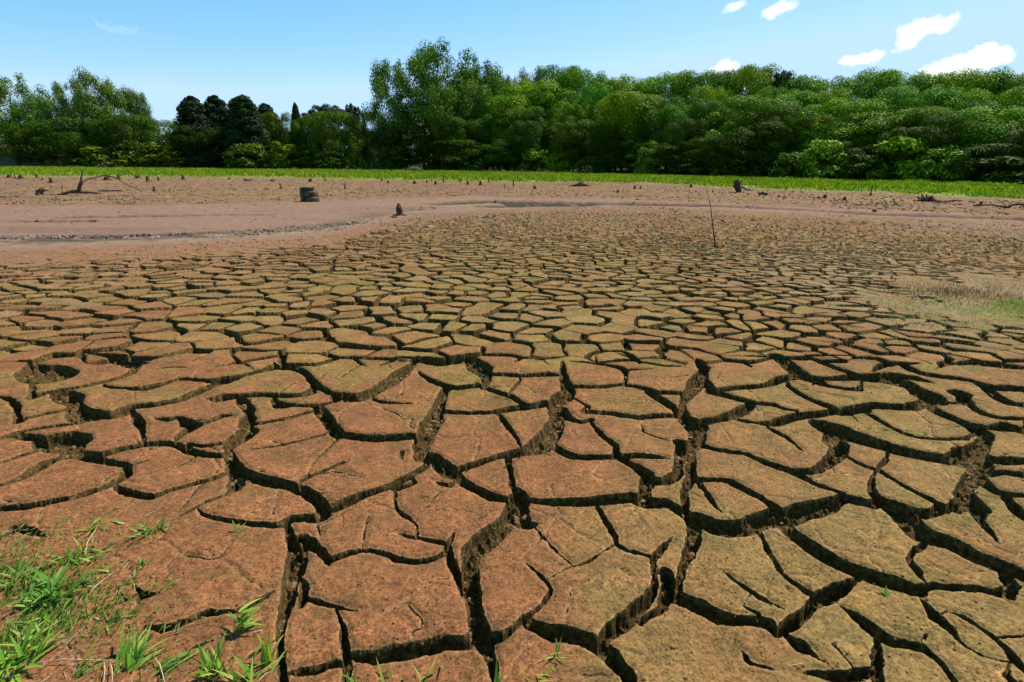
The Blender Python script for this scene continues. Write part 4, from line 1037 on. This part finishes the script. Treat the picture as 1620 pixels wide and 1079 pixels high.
# rubble line: stuff
def scatter_clods(name, pts, mat, label, cat='rubble'):
    V = []; F = []; n = 0
    for x, y, z, r in pts:
        k = 6; vs = []
        for i, (rr2, zz) in enumerate(((1, -.3), (.9, .35), (.4, .75))):
            for j in range(k):
                a = 2*math.pi*j/k+i*.4; q = rr2*r*random.uniform(.7, 1.25); vs.append((x+q*math.cos(a), y+q*math.sin(a), z+zz*r*random.uniform(.7, 1.1)))
        for i in range(2):
            for j in range(k): F.append((n+i*k+j, n+i*k+(j+1) % k, n+(i+1)*k+(j+1) % k, n+(i+1)*k+j))
        F.append(tuple(n+2*k+j for j in range(k))); V += vs; n += 3*k
    me_ = D_.meshes.new(name); me_.from_pydata(V, [], F); me_.update(); me_.materials.append(mat)
    o = D_.objects.new(name, me_); col.objects.link(o); tag(o, label, cat, None, 'stuff')
pts = []
for _ in range(1300):
    x = random.uniform(-60, 690); yc = np.interp(x, [-60, 250, 400, 540, 640, 700], [378, 373, 367, 357, 338, 330]); y = yc+random.gauss(0, 3.2)
    p = ground_pt(x, y); r = random.choice((.01, .015, .02, .04)); pts.append((p[0], p[1], -.01, r))
scatter_clods('rubble', pts, mat_simple('channel stones', [(.4, (.05, .04, .035)), (.55, (.2, .15, .12)), (.7, (.4, .32, .26))], 1.5, .9, .4), 'line of small pale mud clods edging the smooth pink mud')
pts = []
while len(pts) < 9000:
    x = random.uniform(-60, 1680); y = random.uniform(283, 402); r_ = ground_pt(x, y); az_ = math.atan2(*r_); rad_ = math.hypot(*r_)
    if rad_ > r_bot(az_): continue
    bl = np.interp(x, [-200, 0, 300, 500, 640, 760, 1000, 1620], [396, 396, 385, 372, 345, 332, 326, 352]); bt = np.interp(x, [-200, 0, 300, 480, 640, 760, 1000, 1620], [328, 326, 324, 318, 313, 311, 316, 342])
    if bt-1 < y < bl and random.random() > .04: continue
    if x < 600 and bl <= y < bl+25 and random.random() > .25: continue
    pts.append((r_[0], r_[1], gzf(*r_)-.01, random.uniform(.02, .05)*min(rad_/22, 1.6)))
scatter_clods('clods', pts, mat_simple('dull clods', [(.3, (.07, .045, .022)), (.5, (.15, .105, .05)), (.7, (.30, .22, .12))], .9, .95, .4), 'small dull mud clods and curled flakes scattered over the far lake bed')
# ------------------------------------------------------------------ crumbs in the cracks and on the near plates
dens = []
cand = []
for s_ in segs:
    ax, ay, aw, bx, by, bw = s_
    if max(aw, bw) < .045: continue
    Ls = math.hypot(bx-ax, by-ay); nn = int(Ls*max(aw, bw)*900)
    for _ in range(min(nn, 60)):
        t = random.random(); wv = aw+(bw-aw)*t; dx, dy = (by-ay)/max(Ls, 1e-4), -(bx-ax)/max(Ls, 1e-4); o_ = random.uniform(-.42, .42)*wv
        r = random.choice((.004, .006, .008, .012, .018)); cand.append((ax+(bx-ax)*t+dx*o_, ay+(by-ay)*t+dy*o_, -min(2.1*wv+.012, .115)*random.uniform(.78, .95), r))
scatter_clods('crumbs', cand, mat_simple('subsoil crumbs', [(.3, (.10, .06, .03)), (.7, (.27, .17, .08))], 30, .95, .4), 'brown soil crumbs lying in the cracks', 'soil')

cand = []
for _ in range(9000):
    x = random.uniform(-60, 1680); y = random.uniform(600, 1079) if random.random() < .6 else random.uniform(760, 1085); p = ground_pt(x, y)
    if float(fbm(np.array(p[0]), np.array(p[1]), 3, 3, 901)) < random.uniform(-.5, .35): continue
    r = random.choice((.0015, .002, .0025, .0035, .0035, .006)); cand.append((p[0], p[1], zat(*p), r))
scatter_clods('loose_crumbs', cand, mat_simple('loose soil crumbs', [(.3, (.07, .032, .013)), (.5, (.16, .075, .032)), (.7, (.27, .15, .07))], 40, .95, .4), 'loose little crumbs strewn over the near mud plates', 'soil')

# ------------------------------------------------------------------ foreground grass
def blade(mb, base, direc, length, width, rise, droop, fold=.25, seg=7):
    d = Vector((math.cos(direc), math.sin(direc), 0)); side = Vector((-d.y, d.x, 0)); V = []; F = []
    tw = random.uniform(-.5, .5)
    for i in range(seg+1):
        t = i/seg; out = length*(math.cos(rise)*t+.25*droop*t*t); up = length*(math.sin(rise)*t-droop*t*t*.75)
        wv = width*.5*(math.sin(math.pi*min(1, .12+.88*t)**.62)**.8 if t < 1 else 0.03)
        s2 = (side*math.cos(tw*t)+Vector((0, 0, 1))*math.sin(tw*t))
        c = Vector(base)+d*out+Vector((0, 0, up)); lift = Vector((0, 0, fold*wv))
        V += [tuple(c-s2*wv+lift), tuple(c), tuple(c+s2*wv+lift)]
    for i in range(seg):
        a = i*3; F += [(a, a+1, a+4, a+3), (a+1, a+2, a+5, a+4)]
    mb.add(V, F)
def tuft(x, y, n, ln, wd, rise, label, tint=(1, 1, 1), dirs=None, stalk=0, spread=.012, zoff=0.0):
    p = ground_pt(x, y, zoff); o_ = Vector((p[0], p[1], zat(p[0], p[1]))); n = int(n*1.9); ln *= 1.3; wd *= .92
    t = empty('grass_tuft', o_); tag(t, label, 'grass tuft', 'green grass tufts on the near mud'); mb = MB()
    for i in range(n):
        dr = random.uniform(0, 6.28) if dirs is None else R(random.choice(dirs)+random.uniform(-18, 18))
        bz = random.uniform(0, stalk) if stalk else 0
        blade(mb, (random.gauss(0, spread), random.gauss(0, spread), -.012+bz), dr, ln*random.uniform(.55, 1.15), wd*random.uniform(.7, 1.15), R(rise+random.uniform(-22, 22)), random.uniform(.15, .6))
    o = mb.build('leaves', M_blade, t); o.color = (*tint, 1)
    if stalk:
        mb = MB(); mb.tube([(0, 0, -.02), (.004, 0, stalk*.5), (.012, .004, stalk)], [.0035, .003, .0015], 6); o = mb.build('stalk', M_blade, t); o.color = (1.3, 1.2, .8, 1)
    return t
TF = [
 (145, 838, 8, .085, .011, 50, 'light green tuft, uppermost left, beside the star shaped tuft', (1.2, 1.2, .8), None, 0, .02),
 (168, 832, 5, .07, .008, 35, 'thin flat sprig between the uppermost tuft and the star shaped tuft', (1, 1, 1.1), None, 0, .02),
 (212, 828, 6, .08, .012, 25, 'broad bluish leaves left of the star shaped tuft', (1.05, 1.1, 1.8), [150, 190, 60], 0, .012),
 (240, 842, 16, .095, .011, 48, 'star shaped bushy tuft left of the round holeless plate', (1.0, 1.05, 1.2), None, 0, .022),
 (350, 786, 5, .075, .010, 72, 'small upright sprout in the crack near the middle left', (1.2, 1.2, .6), None, 0, .008),
 (372, 845, 5, .075, .011, 55, 'small forked sprout on the large reddish plate', (1.25, 1.15, 1.0), [40, 150, 80], 0, .008),
 (50, 905, 12, .09, .012, 45, 'yellow green tuft at left above the big dark tuft', (1.4, 1.2, .7), None, 0, .04),
 (70, 950, 30, .145, .017, 52, 'biggest dense dark green tuft at left', (.75, 1.0, 1.0), None, 0, .035),
 (22, 925, 16, .12, .012, 40, 'loose tuft cut by the left edge, beside the biggest tuft', (.95, 1.0, .9), None, 0, .035),
 (112, 885, 10, .10, .010, 55, 'narrow leaved tuft just above the biggest tuft', (1.0, 1.05, .8), None, 0, .02),
 (150, 885, 12, .085, .010, 45, 'flat spreading tuft right of the narrow leaved tuft', (.95, 1.05, .9), None, 0, .03),
 (165, 905, 8, .07, .009, 40, 'small low tuft below the flat spreading tuft', (1.1, 1.1, .9), None, 0, .025),
 (125, 925, 9, .085, .012, 30, 'bluish leaves lying right of the biggest tuft', (.8, 1, 1.5), [0, 20, -20], 0, .02),
 (224, 897, 4, .06, .012, 70, 'tiny pale sprout in the bare soil, uppermost of three', (1.0, 1.05, 1.6), None, 0, .006),
 (210, 918, 4, .055, .010, 45, 'tiny sprout in the bare soil, lower left of three', (1.1, 1.1, 1.1), None, 0, .01),
 (255, 930, 5, .06, .008, 40, 'tiny yellow sprout in the bare soil, rightmost of three', (1.6, 1.35, .4), [30, 150, 90], 0, .006),
 (164, 985, 7, .085, .012, 20, 'drooping three leaved sprig lying on the soil', (1.0, 1.05, 1.3), [-60, 10, 170, 20], 0, .008),
 (60, 1000, 12, .11, .013, 38, 'pale fine tuft below the biggest tuft', (1.1, 1.1, 1.2), None, 0, .04),
 (28, 1048, 22, .14, .018, 45, 'bright broad leaved tuft in the lower left corner', (1.1, 1.25, .9), None, 0, .03),
 (8, 1076, 12, .11, .016, 50, 'bright tuft cut by the bottom left corner', (1.2, 1.3, .8), None, 0, .03),
 (205, 1055, 12, .135, .014, 50, 'spiky tuft with long slanting blades at the bottom', (1.0, 1.15, .9), [20, 50, 80, 110], 0, .02),
 (238, 1062, 8, .14, .010, 35, 'long thin blades slanting right at the bottom', (.95, 1.1, 1.0), [25, 40, 60], 0, .02),
 (120, 1066, 8, .13, .009, 40, 'thin slanting blades between corner tuft and spiky tuft', (1.2, 1.2, .8), [30, 50, 60], 0, .04),
 (338, 1062, 14, .12, .013, 72, 'upright thick tuft at the bottom, right of the slanting blades', (1.0, 1.15, .9), None, 0, .022),
 (384, 1000, 8, .08, .013, 25, 'tall single sprout with leaves at the top of a yellow stalk', (1.05, 1.15, .9), [160, 20, 60], .10, .004),
 (424, 1048, 6, .14, .012, 74, 'tall pointed blades at the edge of the deep crack', (1.25, 1.3, .8), [60, 90, 150], 0, .008),
 (385, 1079, 9, .12, .012, 60, 'grass blades at the bottom edge right of the upright tuft', (1.0, 1.15, .9), None, 0, .03),
 (666, 1082, 7, .10, .010, 65, 'few short blades at the bottom edge under the middle plate', (1.2, 1.2, .9), None, 0, .05),
 (786, 1085, 4, .10, .012, 82, 'single upright blade at the bottom edge in the deep crack', (1.05, 1.2, 1.0), None, 0, .005),
 (876, 1040, 5, .075, .006, 50, 'slender leafy weed growing out of the crack, centre bottom', (1.0, 1.1, 1.2), None, .035, .006),
 (845, 1068, 6, .07, .007, 30, 'flat little sprig left of the slender leafy weed', (1.1, 1.2, .8), None, 0, .02),
 (1402, 945, 5, .055, .008, 65, 'small sprout in the crack on the right', (1.0, 1.15, 1.1), [130, 100, 60], 0, .004),
 (1466, 1008, 5, .045, .008, 15, 'flat creeping sprig at the edge of the right plate', (1.0, 1.15, 1.2), [0, 170], 0, .008),
 (1505, 1028, 6, .065, .007, 10, 'yellow green creeping sprig, lowest on the right', (1.4, 1.35, .6), [-20, 160], 0, .008),
 (560, 1085, 4, .08, .010, 80, 'single blade at the bottom edge under the small square plate', (1, 1.2, .9), None, 0, .01),
]
for x, y, n, ln, wd, rise, lab, tint, dirs, stalk, spr in TF: tuft(x, y, n, ln*.9, wd*1.1, rise, lab.replace('round holeless plate', 'large reddish plate'), tint, dirs, stalk, spr)
# straw stalks
def straw_stalk(x0, y0, x1, y1, label, h=.012, r=.0022):
    a = ground_pt(x0, y0, h); b_ = ground_pt(x1, y1, h); A = Vector((a[0], a[1], h+zat(*a))); B = Vector((b_[0], b_[1], zat(*b_)+h*.6+random.uniform(0, .01))); mb = MB()
    n = Vector((-(B-A).y, (B-A).x, 0))*.04
    mb.tube([Vector((0, 0, 0)), (B-A)*.35+n+Vector((0, 0, .006)), (B-A)*.7+n*.5, B-A], [r, r, r*.85, r*.5], 6, .1)
    o = mb.build('straw_stalk', M_straw); o.location = A; tag(o, label, 'straw', 'dry straw stalks on the near soil')
straw_stalk(45, 1053, 190, 1046, 'long pale straw lying level across the lower left soil')
straw_stalk(165, 1050, 163, 1085, 'short pale straw pointing down at the bottom, left one of two')
straw_stalk(175, 1052, 178, 1085, 'short pale straw pointing down at the bottom, right one of two')
straw_stalk(244, 1040, 262, 1085, 'pinkish straw slanting at the bottom left of the upright tuft')
straw_stalk(140, 945, 180, 905, 'thin pale straw curving up right of the biggest tuft')
straw_stalk(75, 1010, 105, 965, 'short pale straw below the biggest tuft')
straw_stalk(1215, 1052, 1270, 1052, 'short yellow straw bridging the soil at the bottom right of centre')
straw_stalk(135, 880, 158, 825, 'yellowish straw standing among the upper left tufts', .03)
straw_stalk(402, 1000, 450, 975, 'thin white straw at the lip of the deep crack')
straw_stalk(410, 1079, 440, 1025, 'thin pale stem rising beside the tall pointed blades', .03)
V = []; k = 0
while k < 3000:
    x = abs(random.gauss(0, 1))*115-30; y = random.gauss(980, 75)
    if y > 1120 or y < 815 or x > 470: continue
    p = ground_pt(x, y)
    if float(fbm(np.array(p[0]), np.array(p[1]), 5, 3, 801)) < random.uniform(-.35, .45): continue
    k += 1; a = random.gauss(.6, 1.0); l = random.uniform(.015, .055); wv = random.uniform(.001, .0028); rise = random.uniform(.1, 1.2)
    dx, dy = -math.sin(a)*wv, math.cos(a)*wv; ex, ey = math.cos(a)*l*math.cos(rise), math.sin(a)*l*math.cos(rise); z = l*math.sin(rise)
    V += [(p[0]-dx, p[1]-dy, -.004), (p[0]+dx, p[1]+dy, -.004), (p[0]+ex*.6+dx*.8, p[1]+ey*.6+dy*.8, z*.75), (p[0]+ex, p[1]+ey, z*.9)]
V = np.array(V); o = D_.objects.new('short_grass', mesh_np('short_grass', V, np.arange(len(V)).reshape(-1, 4), M_blade)); col.objects.link(o); tag(o, 'fine short green blades spreading over the soil in the lower left corner', 'grass', None, 'stuff')
# scattered dry litter: stuff
mb = MB()
for _ in range(700):
    x = random.uniform(-40, 330)*random.uniform(.2, 1); y = random.uniform(840, 1090)
    if x > 300-(1000-y)*.3: continue
    p = ground_pt(x, y); a = random.gauss(.7, .6); l = random.uniform(.01, .045); z = random.uniform(.004, .014)
    mb.tube([(p[0], p[1], z), (p[0]+l*math.cos(a), p[1]+l*math.sin(a), z+random.uniform(-.004, .01))], [.0012, .0006], 4)
o = mb.build('straw_litter', M_straw); tag(o, 'fine dry straw litter between the grass tufts at lower left', 'straw', None, 'stuff')
# dry grass and the small green patch at the right
def patch(name, n, cx, cy, rx, ry, h, wdt, mat, label, lean=.8, thr=-.1):
    V = []; k = 0
    while k < n:
        x = random.gauss(cx, rx); y = random.gauss(cy, ry)
        if y < 345: continue
        p = ground_pt(x, y)
        if random.random() > .5+1.2*float(fbm(np.array(p[0]), np.array(p[1]), 1.5, 3, 701))-thr: 
            if random.random() < .75: k += 1; continue
        a = random.uniform(0, 6.28); l = h*random.uniform(.4, 1.2); dx, dy = math.cos(a)*wdt, math.sin(a)*wdt; b_ = random.uniform(0, 6.28); q = random.uniform(.1, lean)*l
        tx, ty = math.cos(b_)*q, math.sin(b_)*q
        V += [(p[0]-dx, p[1]-dy, -.01), (p[0]+dx, p[1]+dy, -.01), (p[0]+tx+dx*.3, p[1]+ty+dy*.3, l), (p[0]+tx-dx*.3, p[1]+ty-dy*.3, l)]; k += 1
    V = np.array(V); me_ = mesh_np(name, V, np.arange(len(V)).reshape(-1, 4), mat); o = D_.objects.new(name, me_); col.objects.link(o); tag(o, label, 'grass', None, 'stuff')
patch('dry_grass', 11000, 1560, 478, 125, 30, .026, .0035, M_straw, 'short straw coloured dry grass spreading over the mud at right', 1.4)
patch('dry_weeds', 1100, 1530, 462, 60, 8, .04, .004, mat_simple('rusty weed', [(.3, (.2, .11, .06)), (.7, (.38, .24, .14))], 20), 'rust brown low weeds in the dry grass at right', 1.4)
patch('green_grass', 2200, 1600, 491, 42, 9, .035, .0045, M_blade, 'small bright green grass patch at the right edge', 1.0)
patch('green_grass', 900, 1500, 490, 60, 14, .04, .004, M_blade, 'thin green sprinkle left of the small green grass patch', 1.0)

# ------------------------------------------------------------------ houses behind the left trees
M_wall = mat_simple('plaster', [(.3, (.18, .155, .12)), (.7, (.26, .22, .17))], 2, .9, .1); M_wallp = mat_simple('pink plaster', [(.3, (.25, .18, .15)), (.7, (.33, .26, .22))], 2, .9, .1)
M_roof = mat_simple('clay roof', [(.3, (.30, .13, .08)), (.7, (.45, .24, .16))], 6, .9, .3); M_win = mat_simple('dark glass', [(.3, (.02, .025, .03)), (.7, (.05, .06, .07))], 1, .15, 0, .5)
def house(x, ybot, ytop, wpx, dist, wallm, label, nwin=3, roofm=None):
    c = at(x, ybot, dist); t = at(x, ytop, dist); z0 = gzf(c.x, c.y)-.1; h = t.z-z0; W = wpx*dist/FX; Dp = W*.55
    e = empty('house', (c.x, c.y, z0), -math.atan2(c.x, c.y)); tag(e, label, 'house', 'houses glimpsed behind the left trees')
    hw = h*.68; mb = MB().box(-W/2, W/2, 0, Dp, 0, hw); mb.build('wall', wallm, e, False)
    mb = MB(); o2 = .4; V = [(-W/2-o2, -o2, hw+.002), (W/2+o2, -o2, hw+.002), (W/2+o2, Dp+o2, hw+.002), (-W/2-o2, Dp+o2, hw+.002), (-W/2-o2, Dp/2, h), (W/2+o2, Dp/2, h), ]
    mb.add(V, [(0, 1, 5, 4), (2, 3, 4, 5), (0, 4, 3), (1, 2, 5), (3, 2, 1, 0)]); mb.build('roof', roofm or M_roof, e, False)
    for i in range(nwin):
        u = -W/2+W*(i+.5)/nwin; ww = min(1.2, W/nwin*.45)
        if i == nwin//2: MB().box(u-ww*.4, u+ww*.4, -.05, .02, .05, min(2.1, hw*.75)).build('door', M_dead, e, False); continue
        f = MB().box(u-ww/2-.08, u+ww/2+.08, -.04, .02, hw*.38, hw*.78).build('window', wallm if wallm != M_wall else M_wallp, e, False)
        MB().box(u-ww/2, u+ww/2, -.06, .01, hw*.41, hw*.75).build('pane', M_win, f, False)
house(18, 266, 228, 66, rt(18)+22, M_wall, 'low beige house showing under the trees at the left edge', 4)
house(88, 266, 238, 40, rt(88)+20, M_wallp, 'grey pink house mostly hidden behind the left eucalyptus trees', 3)
house(592, 262, 208, 34, rt(590)+34, M_wallp, 'pink roofed house glimpsed left of the tall eucalyptus group', 3)
house(495, 262, 222, 34, rt(490)+30, M_wall, 'pale house hidden behind the cypress and the silvery tree', 3)
print('verts', nr*nc, 'seeds', ns, 'segs', len(segs))
